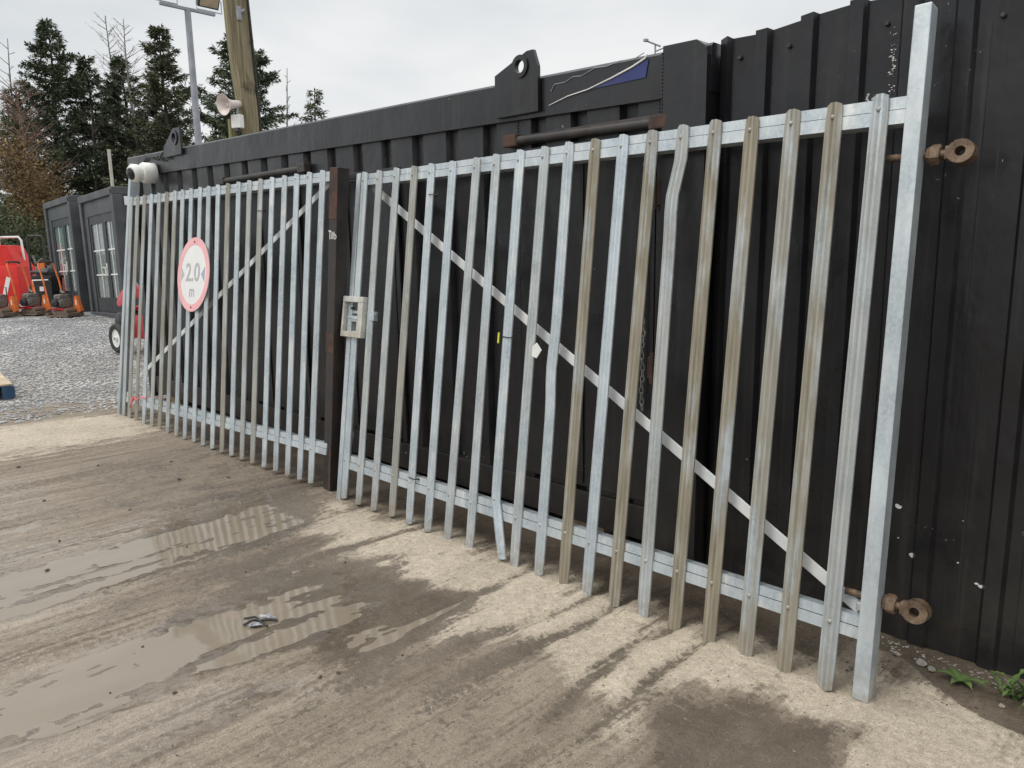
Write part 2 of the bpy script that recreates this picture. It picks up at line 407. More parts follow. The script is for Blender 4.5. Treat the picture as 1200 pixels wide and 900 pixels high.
# drag ruts running out from under the gate
for rx in (-2.0, -1.86, -1.58, -1.38, -2.35, -3.2, -.95):
    h -= .012*np.exp(-((wx-rx+.03*np.sin(Y*2+rx*7))/.028)**2)*sst(1.2, 1.9, Y)*sst(3., 2.6, Y)
h += .010*blob(X, Y, -2.2, 2.2, 1.5, .45)
film = np.maximum.reduce([.85*strip(wx, wy, -4.55, -3.55, -1, 2.35, .25, .3), .95*strip(wx, wy, -3.15, -2.2, .2, 2.02, .2, .25), .55*strip(wx, wy, -6.5, -1.9, -3, 1.5, .5, .5)])
h = h*(1-.55*np.clip(film-.5, 0, .5)*2*(1-.6*np.clip(pud, 0, 1))) - .0030*np.clip(film, 0, 1)
Z = h*near + ground_far(X, Y)
wet = .45*strip(wx, wy, -6.2, -4.1, 1.3, 2.9, .5, .5) + .35*strip(wx, wy, -4.5, -3.8, 1.8, 2.6, .25, .3) + .5*strip(wx, wy, -3.9, -2.4, 1.2, 2.05, .3, .3)
wet += .85*blob(wx+.12*(fbm(X*9, Y*9, 3, 61)-.5), wy, -.98, 2.00, .30, .25, .5) + .30*strip(wx, wy, -2.2, -1.2, .8, 1.75, .3, .3)
edge = 2.86 - .25*sst(-.95, -.45, X) + .05*(fbm(X*7, Y*7, 3, 77)-.5)
wet += 1.1*sst(edge-.02, edge+.03, Y)*sst(-1.5, -.9, X) + .85*sst(2.48, 2.68, Y)*sst(-7.5, -6, X)*sst(-.8, -1.2, X)
for rx in (-2.0, -1.86, -1.58, -1.38, -2.35, -3.2):
    wet += .6*np.exp(-((wx-rx+.03*np.sin(Y*2+rx*7))/.045)**2)*sst(1.4, 1.95, Y)
wet += .5*pud*(pud > 0)
wet += .45*strip(wx, wy, -3.1, -2.0, 1.3, 2.1, .25, .25)
wet += .30*strip(wx, wy, -8.7, -7.95, .3, 4, .25, .5)
dry = .70*blob(wx, wy, -2.35, 2.32, 1.7, .42, .6) + .85*strip(wx, wy, -1.45, -.3, 1.75, 2.75, .3, .2) + .45*strip(wx, wy, -4, -1.5, 2.0, 2.5, .3, .2)
dry += .85*strip(wx, wy, -7.9, -6.6, .2, 2.7, .45, .5) + .55*sst(-8.3, -9, X)*sst(-14, -10, X)
dry = np.clip(dry, 0, 1.)*(1-.75*pud)*(1-.9*np.clip(blob(wx, wy, -1.02, 2.03, .33, .26, .3), 0, 1))
grav = sst(-8.1, -9.1, X + 1.3*(fbm(X*1.5, Y*1.5, 4, 8)-.5))
grass = sst(-38, -48, X)+sst(28, 40, Y)
def grid_mesh(name, xs, ys, Z, mat, atts):
    nx, ny = len(xs), len(ys)
    Xg, Yg = np.meshgrid(xs, ys, indexing='ij')
    me = bpy.data.meshes.new(name); co_ = np.stack([Xg, Yg, Z], -1).reshape(-1, 3).astype(np.float32)
    i = np.arange((nx-1)*(ny-1)); a = (i//(ny-1))*ny + i % (ny-1)
    f = np.stack([a, a+ny, a+ny+1, a+1], -1).astype(np.int32)
    me.vertices.add(len(co_)); me.vertices.foreach_set('co', co_.ravel())
    me.loops.add(f.size); me.loops.foreach_set('vertex_index', f.ravel())
    me.polygons.add(len(f)); me.polygons.foreach_set('loop_start', np.arange(0, f.size, 4, dtype=np.int32))
    me.update(calc_edges=True); me.shade_smooth()
    for k, v in atts.items():
        at = me.attributes.new(k, 'FLOAT', 'POINT'); at.data.foreach_set('value', np.clip(v, 0, 2).ravel().astype(np.float32))
    me.materials.append(mat); return me
go = bpy.data.objects.new('ground', grid_mesh('ground', xs, ys, Z, GROUND, dict(film=film, wet=wet, dry=dry, gravel=grav, grass=np.clip(grass, 0, 1))))
COL.objects.link(go); go['kind'] = 'structure'; go['label'] = 'muddy streaked concrete yard running into grey gravel'
# standing water shows wherever the ground dips below it
wl = -.0108
pm = MB(); pm.add([(-5.8, 0.0, wl), (-2.1, 0.0, wl), (-2.1, 2.42, wl), (-5.8, 2.42, wl)], [(0, 1, 2, 3)])
po = pm.obj('puddle', WATER); po['kind'] = 'structure'; po['label'] = 'shallow muddy puddles lying in the tyre ruts'

# ------------------------------------------------------------------ container (black steel, 6.4 m)
CX0, CX1 = -8.16, -1.745
def topz(x): return 2.417 - (x+8.16)*.0183
WY = 2.945
cont = thing('shipping_container', 'long black painted steel container with ribbed side behind the two leaning gates', 'container', T(CX0, WY, 0))
ci = Matrix.Translation((-CX0, -WY, 0))
def corr(x0, x1, grooves, zb, ztop, y, depth, mat, name, parent, gw=.05, sl=.018, M=None, wob=0):
    pts = [(x0, y)]
    for gx in grooves:
        a, b = gx-gw, gx+gw
        pts += [(a, y), (a+sl, y+depth), (b-sl, y+depth), (b, y)]
    pts.append((x1, y))
    mb = MB(); nz = 7; n = len(pts)
    vs = []
    for k in range(nz):
        for (x, yy) in pts:
            zt = ztop(x); z = zb+(zt-zb)*k/(nz-1)
            vs.append((x, yy + (wob*math.sin(x*3.1+k*1.7) if 0 < k < nz-1 else 0), z))
    fs = [(k*n+i, k*n+i+1, (k+1)*n+i+1, (k+1)*n+i) for k in range(nz-1) for i in range(n-1)]
    mb.add(vs, fs); return mb.obj(name, mat, parent, M=M)
gro = [-7.95+.305*k for k in range(0, 17)]
gl = [g for g in gro if g < -2.95] + [-2.72, -2.46, -2.17]
side = corr(CX0+.12, -1.95, gl, .26, lambda x: topz(x)-.18, WY, .036, BLK, 'side_wall', cont, .052, .016, ci, .003)
mb = MB(); prof = [(0, -.19), (0, -.012), (.012, 0), (.16, 0), (.16, -.19)]
vs = []
for x in (CX0, CX1+.003): vs += [(x, 2.918+a, topz(x)+b) for a, b in prof]
n = len(prof); fs = [tuple(range(n)), tuple(range(n, 2*n))] + [(i, (i+1) % n, (i+1) % n+n, i+n) for i in range(n)]
mb.add(vs, fs).obj('top_rail', BLK, cont, M=ci)
mb = MB()
for k in range(12):
    x = CX0+.3+k*.53
mb.box(CX0+.02, -1.96, 2.93, 3.06, .10, .27, .006).obj('bottom_rail', BLK, cont, M=ci)
mb = MB(); mb.box(CX0, CX0+.125, 2.912, 3.04, .06, topz(CX0)-.188, .008).obj('corner_post', BLK, cont, M=ci)
# right hand end post: broad, rounded top corner
zt = topz(-1.85); P = [(-1.955, .07), (CX1, .07), (CX1, zt-.05), (CX1-.012, zt-.015), (CX1-.05, zt+.012), (-1.955, zt+.014)]
mb = MB().prism(P, 2.888, 3.09, 'y'); mb.obj('corner_post', BLK, cont, M=ci)
# body: end walls, roof, floor
mb = MB()
MB().box(CX0+.004, CX0+.05, 3.04, 5.36, .1, 2.40).obj('end_wall', BLK, cont, M=ci); MB().box(CX1-.05, CX1-.004, 3.09, 5.36, .1, 2.28).obj('end_wall', BLK, cont, M=ci)
mb = MB().add([(CX0+.01, 3.08, topz(CX0)-.02), (CX1-.01, 3.08, topz(CX1)-.02), (CX1-.01, 5.38, topz(CX1)-.02), (CX0+.01, 5.38, topz(CX0)-.02),
               (CX0+.01, 3.08, topz(CX0)-.07), (CX1-.01, 3.08, topz(CX1)-.07), (CX1-.01, 5.38, topz(CX1)-.07), (CX0+.01, 5.38, topz(CX0)-.07)],
              [(0, 1, 2, 3), (7, 6, 5, 4), (0, 4, 5, 1), (1, 5, 6, 2), (2, 6, 7, 3), (3, 7, 4, 0)]); mb.obj('roof', BLK, cont, M=ci)
MB().box(CX0+.06, CX1-.06, 3.06, 5.34, .12, .26).obj('floor_frame', DARKIN, cont, M=ci)
MB().box(CX0+.06, CX1-.06, 5.34, 5.38, .1, 2.25).obj('rear_wall', BLK, cont, M=ci)
# lifting lugs with holes
def lug(x0, x1, zb, zt_, hole, hr, slant, M=None):
    mb = MB()
    w = x1-x0
    if slant == 'l': outer = [(x0, zb), (x1, zb), (x1, zb+.21), (x1-.03*w/.31, zt_), (x1-.24*w, zt_), (x0, zb+.205)]
    else: outer = [(x0, zb), (x1, zb), (x1, zt_-.005), (x1-.13, zt_), (x0+.03, zb+.09)]
    mb.ringplate(outer, hole, hr, 2.893, 2.913)
    r = MB(); k = 28
    vs = []
    for t in (2.884, 2.8925):
        for rr in (hr, hr+.022): vs += [(hole[0]+rr*math.cos(2*PI*i/k), t, hole[1]+rr*math.sin(2*PI*i/k)) for i in range(k)]
    fs = []
    for i in range(k):
        j = (i+1) % k; fs += [(i, j, k+j, k+i), (i, 2*k+i, 2*k+j, j), (k+i, k+j, 3*k+j, 3*k+i)]
    mb.add(vs, fs)
    return mb.obj('lifting_lug', BLK, cont, M=ci)
lug(-2.972, -2.675, 2.150, 2.438, (-2.79, 2.373), .032, 'l')
lug(-7.22, -6.84, 2.33, 2.555, (-6.95, 2.475), .040, 'r')
# drip rails over the side doors
for x0, x1, zc, sl in ((-2.90, -1.945, 2.03, -.012), (-6.16, -4.87, 2.055, .003)):
    d = MB().tube([(x0, 2.915, zc), (x1, 2.915, zc+sl)], .022, 10).box(x0, x1, 2.925, 2.945, zc-.024, zc+.024, .003)
    dr = d.obj('drip_rail', PIPE, cont, smooth=40, M=ci)
    for xe in (x0+.03, x1-.03):
        e = MB().box(xe-.05, xe+.045, 2.887, 2.944, zc-.03+(sl if xe > x0+.5 else 0), zc+.03+(sl if xe > x0+.5 else 0), .008); e.obj('end_bracket', RUST if x0 > -4 else PIPE, dr)
# side doors
def side_door(x0, x1):
    d = MB().box(x0+.015, x1-.015, 2.922, 2.943, .30, 1.94, .004).obj('side_door', BLK, cont, M=ci)
    f = MB()
    for a, b, c, e in ((x0-.03, x0+.012, .28, 1.98), (x1-.012, x1+.03, .28, 1.98)): f.box(a, b, 2.925, 2.944, c, e, .003)
    f.box(x0-.03, x1+.03, 2.9265, 2.9445, 1.943, 1.985, .003)
    f.obj('frame', BLK, d)
    n_ = max(2, int(round((x1-x0)/.42)))
    for i in range(n_-1):
        xx = x0+(x1-x0)*(i+1)/n_; MB().box(xx-.012, xx+.012, 2.912, 2.9215, .32, 1.92, .003).obj('stile', BLK, d)
    return d
dR = side_door(-2.85, -1.99); side_door(-4.90+.0, -3.90) ; side_door(-6.1, -5.05)
for zz in (.42, .95, 1.72): h1 = MB(); h1.box(-2.02, -1.965, 2.90, 2.925, zz-.05, zz+.05, .004).tube([(-1.992, 2.897, zz-.07), (-1.992, 2.897, zz+.07)], .011, 8); h1.obj('hinge', RUST, dR, M=Matrix.Identity(4))
# roof seam / welded zigzag crack and peeling blue strip on the rail
MB().prism([(-2.46, 2.205), (-2.06, 2.212), (-2.045, 2.285), (-2.16, 2.252), (-2.30, 2.222)], 2.9135, 2.9165, 'y').obj('blue_paint_patch', BLUEP, cont, M=ci)
pts = [(-2.62, 2.170), (-2.50, 2.196), (-2.38, 2.208), (-2.24, 2.238), (-2.13, 2.266), (-2.062, 2.290), (-2.05, 2.305)]
MB().tube([(a, 2.911, b) for a, b in pts], [.0015, .0025, .003, .004, .0045, .0045, .002], 6).obj('peeled_paint_edge', WHITEP, cont, M=ci)
pts = [(-2.61, 2.232), (-2.585, 2.262), (-2.52, 2.262), (-2.47, 2.278), (-2.42, 2.274), (-2.34, 2.296), (-2.27, 2.292), (-2.20, 2.303), (-2.12, 2.298), (-2.07, 2.314)]
MB().tube([(a, 2.915, b) for a, b in pts], .0022, 5).obj('paint_crack', STEELG, cont, M=ci)
# weld beads round the end frame
mb = MB()
for xx, za, zb in ((-2.862, 2.03, 2.17), (-1.957, 2.05, 2.29), (-2.005, 2.05, 2.2)):
    z = za; mb = MB()
    while z < zb: mb.box(xx-.004, xx+.004, 2.884 if xx > -1.97 else 2.938, 2.892 if xx > -1.97 else 2.946, z, z+.008, .002); z += .0145
    mb.obj('weld_bead', BLK, cont, M=ci)
# sagging cable on the left corner of the rail
pts = [(-7.72, 2.33), (-7.62, 2.37), (-7.52, 2.352), (-7.44, 2.362), (-7.36, 2.325), (-7.27, 2.372), (-7.2, 2.392), (-7.16, 2.34), (-7.11, 2.31)]
MB().tube([(a, 2.905, b) for a, b in pts], .007, 6).tube([(a+.1, 2.902, b-.02) for a, b in pts[1:-2]], .006, 6).obj('loose_cable', RUBBER, cont, M=ci)

# chalky chain hanging beside the door
ch = MB(); z = 1.90
for i in range(44):
    A = T(-2.045+.003*math.sin(i*.9), 2.898, z) @ RZ((i % 2)*PI/2+.2)
    k = 10; pts = [(.009*math.cos(2*PI*j/k), 0, .017*math.sin(2*PI*j/k)) for j in range(k+1)]
    if rnd.random() < .75 or True: ch.tube(pts, .0028, 5, cap=False, M=A)
    z -= .0265
cho = ch.obj('chain', worn('pale_corroded_chain', (.10, .095, .09), (.40, .39, .37), .7, .2, 14, .2, (.05, .04, .04), .7)); cho.location = (0, 0, 0)
tag(cho, 'thin pale corroded chain hanging down the dark door behind the right gate', 'chain')

# ------------------------------------------------------------------ clad wall on the right
clad = thing('cladding_wall', 'black box profile sheet metal wall right of the container, behind the tall gate post', 'wall', T(-1.735, 2.93, 0))
cM = T(1.735, -2.93, 0)
ribs = [-1.715, -1.545, -1.365, -1.185, -1.005] + [-.835+.232*k for k in range(0, 19)]
pts = [(-1.735, 2.975)]
for rx in ribs:
    w = .024; dp_ = 2.948 if rx < -1.1 else 2.957; pts += [(rx-w-.012, 2.975), (rx-w, dp_), (rx+w, dp_), (rx+w+.012, 2.975)]
    # shallow stiffening swages on the flat
    c = rx+.1
    if rx > -.9: pts += [(c-.026, 2.975), (c-.022, 2.9738), (c+.022, 2.9738), (c+.026, 2.975)]
fix = [pts[0]]
for p_ in pts[1:]:
    if p_[0] > fix[-1][0]+1e-4: fix.append(p_)
pts = fix; zlev = [.0, .12, .6, 1.1, 1.6, 2.05]
def ctop(x): return 2.315+.012*math.sin(x*9)+.02*(x+1.7)
mb = MB(); n = len(pts)
for k in range(7):
    for i, (x, y) in enumerate(pts):
        z = zlev[k] if k < 6 else ctop(x)+(.007 if y < 2.96 else 0)
        mb.v.append(Vector((x, y+(.0035*math.sin(x*5+k*2.3) if k < 6 else 0), z)))
mb.f = [(k*n+i, k*n+i+1, (k+1)*n+i+1, (k+1)*n+i) for k in range(6) for i in range(n-1)]
mb.obj('cladding_sheet', CLAD, clad, M=cM)
xe = pts[-1][0]
MB().box(-1.73, xe, 3.0, 5.4, .02, 2.26).obj('wall_body', CLAD, clad, M=cM)
mb = MB()
for x, z in ((-1.085, 2.245), (-1.44, 2.236), (-1.645, 2.228), (-.73, 2.2), (-.53, .52), (-.33, 1.9)):
    y = 2.969
    mb.lathe([(.009, 0), (.009, .004), (.006, .009)], 10, M=T(x, y, z) @ RX(PI/2))
mb.obj('cladding_screw', PIPE, clad, M=cM)
# knocked paint flakes (thin chips standing on the sheet)
mb = MB()
def chip(x, z, s, y=2.9735, k=7):
    ps = [(x+s*(.6+.6*rnd.random())*math.cos(2*PI*i/k), z+s*.6*(.5+.7*rnd.random())*math.sin(2*PI*i/k)) for i in range(k)]
    mb.prism(ps, y-.002, y, 'y')
for x, z, s in ((-.93, .52, .013), (-.937, .527, .007), (-.925, .40, .004), (-.87, .345, .014), (-.845, .325, .009), (-.835, .315, .007), (-.655, .30, .009), (-.64, .295, .012), (-.72, .36, .004)):
    chip(x, z, s)
for i in range(90):
    zz = .04+.62*rnd.random()**1.7
    if math.sin(zz*31+1.3*math.sin(zz*90)) > -.1: chip(-.585+rnd.gauss(0, .0022), zz, .0012+.0045*rnd.random()**2.2, 2.9735)
for i in range(110):
    zz = 1.97+.29*rnd.random()
    if math.sin(zz*60+1.7*math.sin(zz*37)) > -.2: chip(-1.058+rnd.gauss(0, .0055), zz, .0010+.0042*rnd.random()**2.5, 2.9735)
mb.obj('paint_chips', WHITEC, clad, M=cM)

# timber sleepers carrying the container
s0 = MB().box(0, .22, 0, .5, 0, .095, .006).obj('timber_sleeper', WOOD); s0.location = (-7.9, 3.02, .0)
tag(s0, 'timber sleeper packed under the left end of the black container', 'timber')
s1 = s0.copy(); COL.objects.link(s1); s1.location = (-2.6, 3.05, .0)
tag(s1, 'timber sleeper packed under the right end of the black container', 'timber')

# ------------------------------------------------------------------ gates
YG, LEAN = 2.4573, .1562
def gate_matrix(x): return T(x, YG, 0) @ RX(-LEAN)
W = .0290
PROF = [(-W, .003), (-W+.001, -.001), (-.022, -.0035), (-.0135, -.0115), (-.006, -.0125), (0, -.0075), (.006, -.0125), (.0135, -.0115), (.022, -.0035), (W-.001, -.001), (W, .003)]
def pale_mesh(name, L, bend=None, gap=None):
    """W-section pale, origin at its foot, z up; bend(z)->(dx,dy,twist)"""
    nz = 30; n = len(PROF); vs = []; fs = []; mb = MB()
    th = .0032
    for k in range(nz):
        z = L*k/(nz-1); dx, dy = bend(z) if bend else (0, 0)
        s = 1. if 0 < k < nz-1 else .86
        zz = z
        for (a, b) in PROF: vs.append((a*s+dx, b+dy, zz - (.006*(abs(a)/W)**2 if k == nz-1 else 0) + (.004*(abs(a)/W)**2 if k == 0 else 0)))
        for (a, b) in PROF: vs.append((a*s+dx, b+dy+th, zz - (.006*(abs(a)/W)**2 if k == nz-1 else 0)+ (.004*(abs(a)/W)**2 if k == 0 else 0)))
    N = 2*n
    for k in range(nz-1):
        if gap and gap[0] < L*(k+.5)/(nz-1) < gap[1]: continue
        for i in range(n-1):
            fs.append((k*N+i, k*N+i+1, (k+1)*N+i+1, (k+1)*N+i)); fs.append((k*N+n+i, (k+1)*N+n+i, (k+1)*N+n+i+1, k*N+n+i+1))
        for i in (0, n-1): fs.append((k*N+i, (k+1)*N+i, (k+1)*N+n+i, k*N+n+i))
    for k in (0, nz-1):
        for i in range(n-1): fs.append((k*N+i, k*N+n+i, k*N+n+i+1, k*N+i+1))
    mb.add(vs, fs); return mb.mesh(name, GALV, 35)
PM = pale_mesh('pale', 1.98)
bolt_me = MB().lathe([(.0085, 0), (.0085, .002), (.007, .005), (.003, .007)], 12, M=RX(PI/2)).mesh('bolt', GALV, 40)
gate_labels = []
def add_pale(root, ox, ub, vb, ut, vt, stain, white, mesh=None, bolts=(.235, 1.945), label=None, dz=0):
    o = bpy.data.objects.new('pale', mesh or PM); COL.objects.link(o); o.parent = root
    L = math.hypot(ut-ub, vt-vb); an = math.atan2(ut-ub, vt-vb)
    o.matrix_local = T(ub-ox, 0, vb) @ RY(an) @ RZ(rnd.gauss(0, .03)) @ Matrix.Diagonal((1, 1, L/1.98, 1))
    o.color = (stain, white, 0, 1)
    if label: o['label'] = label
    for z in bolts:
        b = bpy.data.objects.new('bolt', bolt_me); COL.objects.link(b); b.parent = o
        b.matrix_local = T(0, -.0095, z); b.color = (stain*.7, .3, 0, 1)
    return o
def col(o, s, w=.5): o.color = (s, w, 0, 1); return o
def rail(root, x0, x1, z0, z1, name, white=.6, z0b=None, z1b=None, tw=0):
    z0b = z0 if z0b is None else z0b; z1b = z1 if z1b is None else z1b
    mb = MB(); m_ = .52
    def pr(za, zb, zab, zbb, ya, yb):
        vs = [(x0, ya, za), (x0, yb, za), (x0, yb, zb), (x0, ya, zb), (x1, ya, zab), (x1, yb, zab), (x1, yb, zbb), (x1, ya, zbb)]
        mb.add(vs, [(0, 1, 2, 3), (7, 6, 5, 4), (0, 4, 5, 1), (1, 5, 6, 2), (2, 6, 7, 3), (3, 7, 4, 0)])
    pr(z0, z0+(z1-z0)*m_, z0b, z0b+(z1b-z0b)*m_, .0065, .055)
    pr(z0+(z1-z0)*m_+.003, z1, z0b+(z1b-z0b)*m_+.003, z1b, .0095, .057)
    o = mb.obj(name, GALV, root); return col(o, .15, white)

# right leaf
OXR = -2.45
gR = thing('palisade_gate', 'large galvanised palisade gate leaf nearest the camera, with tall hinge post and lock box', 'gate', gate_matrix(OXR), 'gate leaves leaning on the container')
rp_top = [-3.962, -3.815, -3.652, -3.488, -3.34, -3.165, -2.98, -2.838, -2.674, -2.514, -2.368, -2.216, -2.064, -1.917, -1.771, -1.627, -1.473, -1.316, -1.167, -1.016]
rp_bot = [-3.907, -3.753, -3.598, -3.426, -3.269, -3.107, -2.945, -2.773, -2.612, -2.458, -2.298, -2.147, -2.012, -1.864, -1.715, -1.564, -1.411, -1.259, -1.11, -.963]
vt_ = [1.976, 1.974, 1.976, 1.972, 1.973, 1.971, 1.972, 1.976, 1.981, 1.981, 1.986, 1.984, 1.986, 1.987, 1.991, 1.993, 1.986, 1.991, 1.994, 2.001]
vb_ = [.015, .013, .013, .018, .012, .009, .009, .005, .02, .001, .006, .007, -.004, -.003, -.004, -.005, -.005, -.006, -.004, -.006]
st_ = [.15, .45, .4, .75, .1, .1, .35, .3, .05, .35, .1, 1., .05, 1., .55, 1., 1., .85, .95, .5]
wh_ = [.4, 1., 1., 1., .8, .7, .7, .8, .6, .7, .5, .2, .3, .2, .4, .2, .2, .3, .2, .4]
kink = pale_mesh('pale_kinked_foot', 1.98, lambda z: ((.088*(max(0, .28-z)/.28)), -.02*(max(0, .28-z)/.28)))
bow = pale_mesh('pale_bowed_top', 1.98, lambda z: (-.024*(z/1.68 if z < 1.68 else max(0, 1-(z-1.68)/.16)), -.008*math.exp(-((z-1.7)/.10)**2)))
cut = pale_mesh('pale_cut_for_lock', 1.98, None, (1.0, 1.23))
bow2 = pale_mesh('pale_bowed_middle', 1.98, lambda z: (-.012*math.exp(-((z-.95)/.12)**2), 0))
for i in range(20):
    add_pale(gR, OXR, rp_bot[i], vb_[i], rp_top[i], vt_[i], st_[i], wh_[i], {0: cut, 8: kink, 14: bow, 10: bow2}.get(i),
             bolts=(.235, 1.93) if i != 8 else (.275, 1.93),
             label={8: 'pale with its foot bent sideways', 14: 'pale buckled near its top', }.get(i))
rail(gR, -4.028-OXR, -.925-OXR, 1.900, 1.966, 'top_rail', .8, 1.900, 1.988)
rail(gR, -3.955-OXR, -.862-OXR, .198, .280, 'bottom_rail', 1., .197, .272)
def sbox(root, ox, u0, v0, u1, v1, w, y0, y1, name, s=.1, wh=.4, mat=None):
    L = math.hypot(u1-u0, v1-v0); an = math.atan2(u1-u0, v1-v0)
    o = MB().box(-w/2, w/2, y0, y1, 0, L, .004).obj(name, mat or GALV, root, M=T(u0-ox, 0, v0) @ RY(an)); return col(o, s, wh)
hp = sbox(gR, OXR, -.842, .004, -.915, 2.268, .052, -.012, .052, 'hinge_post', .22, .25)
sbox(gR, OXR, -3.957, -.012, -4.018, 1.972, .042, -.006, .058, 'lock_stile', .1, .8)
ZINC = worn('bright_zinc_flat_bar', (.58, .61, .62), (.76, .76, .74), .5, .15, 7, .15, (.5, .46, .38), .4)
brace = lambda root, ox, a, b: sbox(root, ox, a[0], a[1], b[0], b[1], .044, .058, .066, 'brace', .0, 1., ZINC)
brace(gR, OXR, (-3.985, 1.915), (-.90, .285))
# weld blobs where brace meets pales
# gusset-like weld at bottom of brace
w = MB().box(-.008, .014, .02, .066, -.014, .018, .006).obj('weld_patch', GALV, gR, M=T(-.895-OXR, 0, .3)); col(w, 0, 1)
# eye bolts
def eye(u, v, sc=1.):
    A = T(u-OXR, .02, v) @ RY(math.radians(0))
    r = gR
    sh = MB().tube([(-.10, .03, 0), (.10, .03, 0)], .0125, 12)
    e = sh.obj('eye_bolt', EYE, r, smooth=40, M=A)
    ring = MB(); k = 24
    outer = [(.125+.040*math.cos(2*PI*i/k), .037*math.sin(2*PI*i/k)) for i in range(k)] + []
    ring.ringplate(outer, (.125, 0), .0155, .006, .054)
    ring.box(.078, .104, .010, .050, -.022, .022, .007)
    ring.obj('eye', EYE, e)
    nut = MB().lathe([(.030, 0), (.033, .004), (.033, .024), (.028, .030)], 6, M=T(.034, .03, 0) @ RY(PI/2)); nut.lathe([(.026, 0), (.026, .012)], 6, M=T(.026, .03, 0) @ RY(PI/2))
    nut.obj('nut', EYE, e)
eye(-.890, 1.80); eye(-.850, .335)
# lock housing
lb = thing('lock', 'x', 'x'); 
for k_ in ('label', 'category'): del lb[k_]
bpy.data.objects.remove(lb)
H = MB(); u0, u1, v0, v1 = -4.035-OXR, -3.825-OXR, .992, 1.235
H.box(u0, u1, -.034, .05, v1-.034, v1, .003).box(u0, u1, -.034, .05, v0, v0+.034, .003)
H.box(u0, u0+.018, -.032, .05, v0+.0345, v1-.0345).box(u1-.05, u1, -.032, .05, v0+.0345, v1-.0345)
H.box(u0+.0185, u0+.085, .03, .045, v0+.0345, v1-.0345)
lk = H.obj('lock_housing', worn('cream_zinc_lock_box', (.44, .44, .41), (.62, .61, .56), .55, .2, 12, .2, (.36, .31, .22), .6), gR)
sb = MB().box(u0+.05, u1+.09, .0, .016, 1.135, 1.152, .002).box(u0+.06, u0+.14, -.012, .02, 1.085, 1.12, .004).tube([(u0+.04, -.016, 1.112), (u0+.13, -.016, 1.10)], .004, 6).box(u1+.05, u1+.085, -.01, .02, 1.10, 1.155, .003)
col(sb.obj('slide_bolt', GALV, lk), .1, .9)
kn = MB().lathe([(.008, 0), (.008, .02), (.004, .024)], 10, M=T(u0+.075, -.0, 1.165) @ RX(PI/2)); kn.obj('keyhole_cap', BLACKPL, lk)

# left leaf
OXL = -6.0
gL = thing('palisade_gate', 'far galvanised palisade gate leaf on the left, with round width sign bolted to it', 'gate', gate_matrix(OXL), 'gate leaves leaning on the container')
lt_u = [-7.745, -7.586, -7.42, -7.26, -7.086, -6.917, -6.745, -6.59, -6.42, -6.251, -6.095, -5.929, -5.762, -5.588, -5.42, -5.252, -5.085, -4.915, -4.755, -4.594, -4.435]
lb_u = [-7.60, -7.46, -7.285, -7.10, -6.92, -6.744, -6.573, -6.39, -6.222, -6.05, -5.881, -5.715, -5.553, -5.395, -5.23, -5.07, -4.90, -4.74, -4.581, -4.425, -4.29]
ls_ = [.5, .8, .85, .2, .5, .9, .75, .3, .1, .15, .3, .1, .85, .2, .55, .7, .1, .2, .1, .15, .2]
lw_ = [.2, .2, .2, .3, .3, .2, .2, .3, .3, .5, .5, .5, .6, .8, .8, .8, .8, .7, .7, .8, .8]
for i in range(21):
    f = i/20
    add_pale(gL, OXL, lb_u[i], -.020+.05*f, lt_u[i], 2.042-.018*f, ls_[i], lw_[i], None, bolts=(.20, 1.95) if i < 20 else (.22,))
rail(gL, -7.745-OXL, -4.335-OXL, 1.962, 2.036, 'top_rail', .8, 1.952, 2.014)
rail(gL, -7.66-OXL, -4.15-OXL, .128, .222, 'bottom_rail', .7, .236, .31)
sbox(gL, OXL, -7.712, -.025, -7.80, 2.352, .055, -.012, .075, 'hinge_post', .15, .3)
brace(gL, OXL, (-7.60, .30), (-4.385, 1.985))

# width sign
sg = thing('width_limit_sign', 'round white sign with faded red border reading 2.0 m, fixed on the left gate', 'sign', gate_matrix(-6.222) @ T(0, -.020, 1.334) @ RY(-.02))
k = 64
def disc(r, y0, y1, r2=0): 
    mb = MB()
    if r2: mb.ringplate([(r*math.cos(2*PI*i/k), r*math.sin(2*PI*i/k)) for i in range(k)], (0, 0), r2, y0, y1, n=64)
    else: mb.prism([(r*math.cos(2*PI*i/k), r*math.sin(2*PI*i/k)) for i in range(k)], y0, y1, 'y')
    return mb
disc(.297, -.003, .0).obj('sign_plate', SIGNW, sg)
disc(.297, -.0045, -.0032, .238).obj('border', SIGNR, sg)
tri = MB().prism([(-.225, -.055), (-.225, .06), (-.165, .002)], -.0042, -.0032, 'y'); tri.obj('arrow', SIGNG, sg)
tri = MB().prism([(.215, -.06), (.215, .065), (.150, .002)], -.0042, -.0032, 'y'); tri.obj('arrow', SIGNB, sg)
def text(body, size, mat, M, parent, name, ext=.0006, sx=1., off=0.):
    cu = bpy.data.curves.new(name, 'FONT'); cu.body = body; cu.size = size; cu.extrude = ext; cu.align_x = 'CENTER'; cu.align_y = 'CENTER'; cu.offset = off
    t = bpy.data.objects.new('tmp_text', cu); COL.objects.link(t); bpy.context.view_layer.update()
    me = bpy.data.meshes.new_from_object(t.evaluated_get(bpy.context.evaluated_depsgraph_get())); bpy.data.objects.remove(t)
    me.materials.clear(); me.materials.append(mat); o = bpy.data.objects.new(name, me); COL.objects.link(o); o.parent = parent
    o.matrix_local = M @ RX(PI/2) @ Matrix.Diagonal((sx, 1, 1, 1)); return o
text('2.0', .205, SIGNG, T(-.008, -.0042, .012), sg, 'numerals', sx=1.08, off=.002)
text('m', .135, SIGNG, T(-.005, -.0042, -.135), sg, 'unit_letter', off=.001)
for z in (.262, -.262): MB().lathe([(.008, 0), (.007, .004)], 10, M=T(0, -.0045, z) @ RX(PI/2)).obj('sign_bolt', RUST, sg)

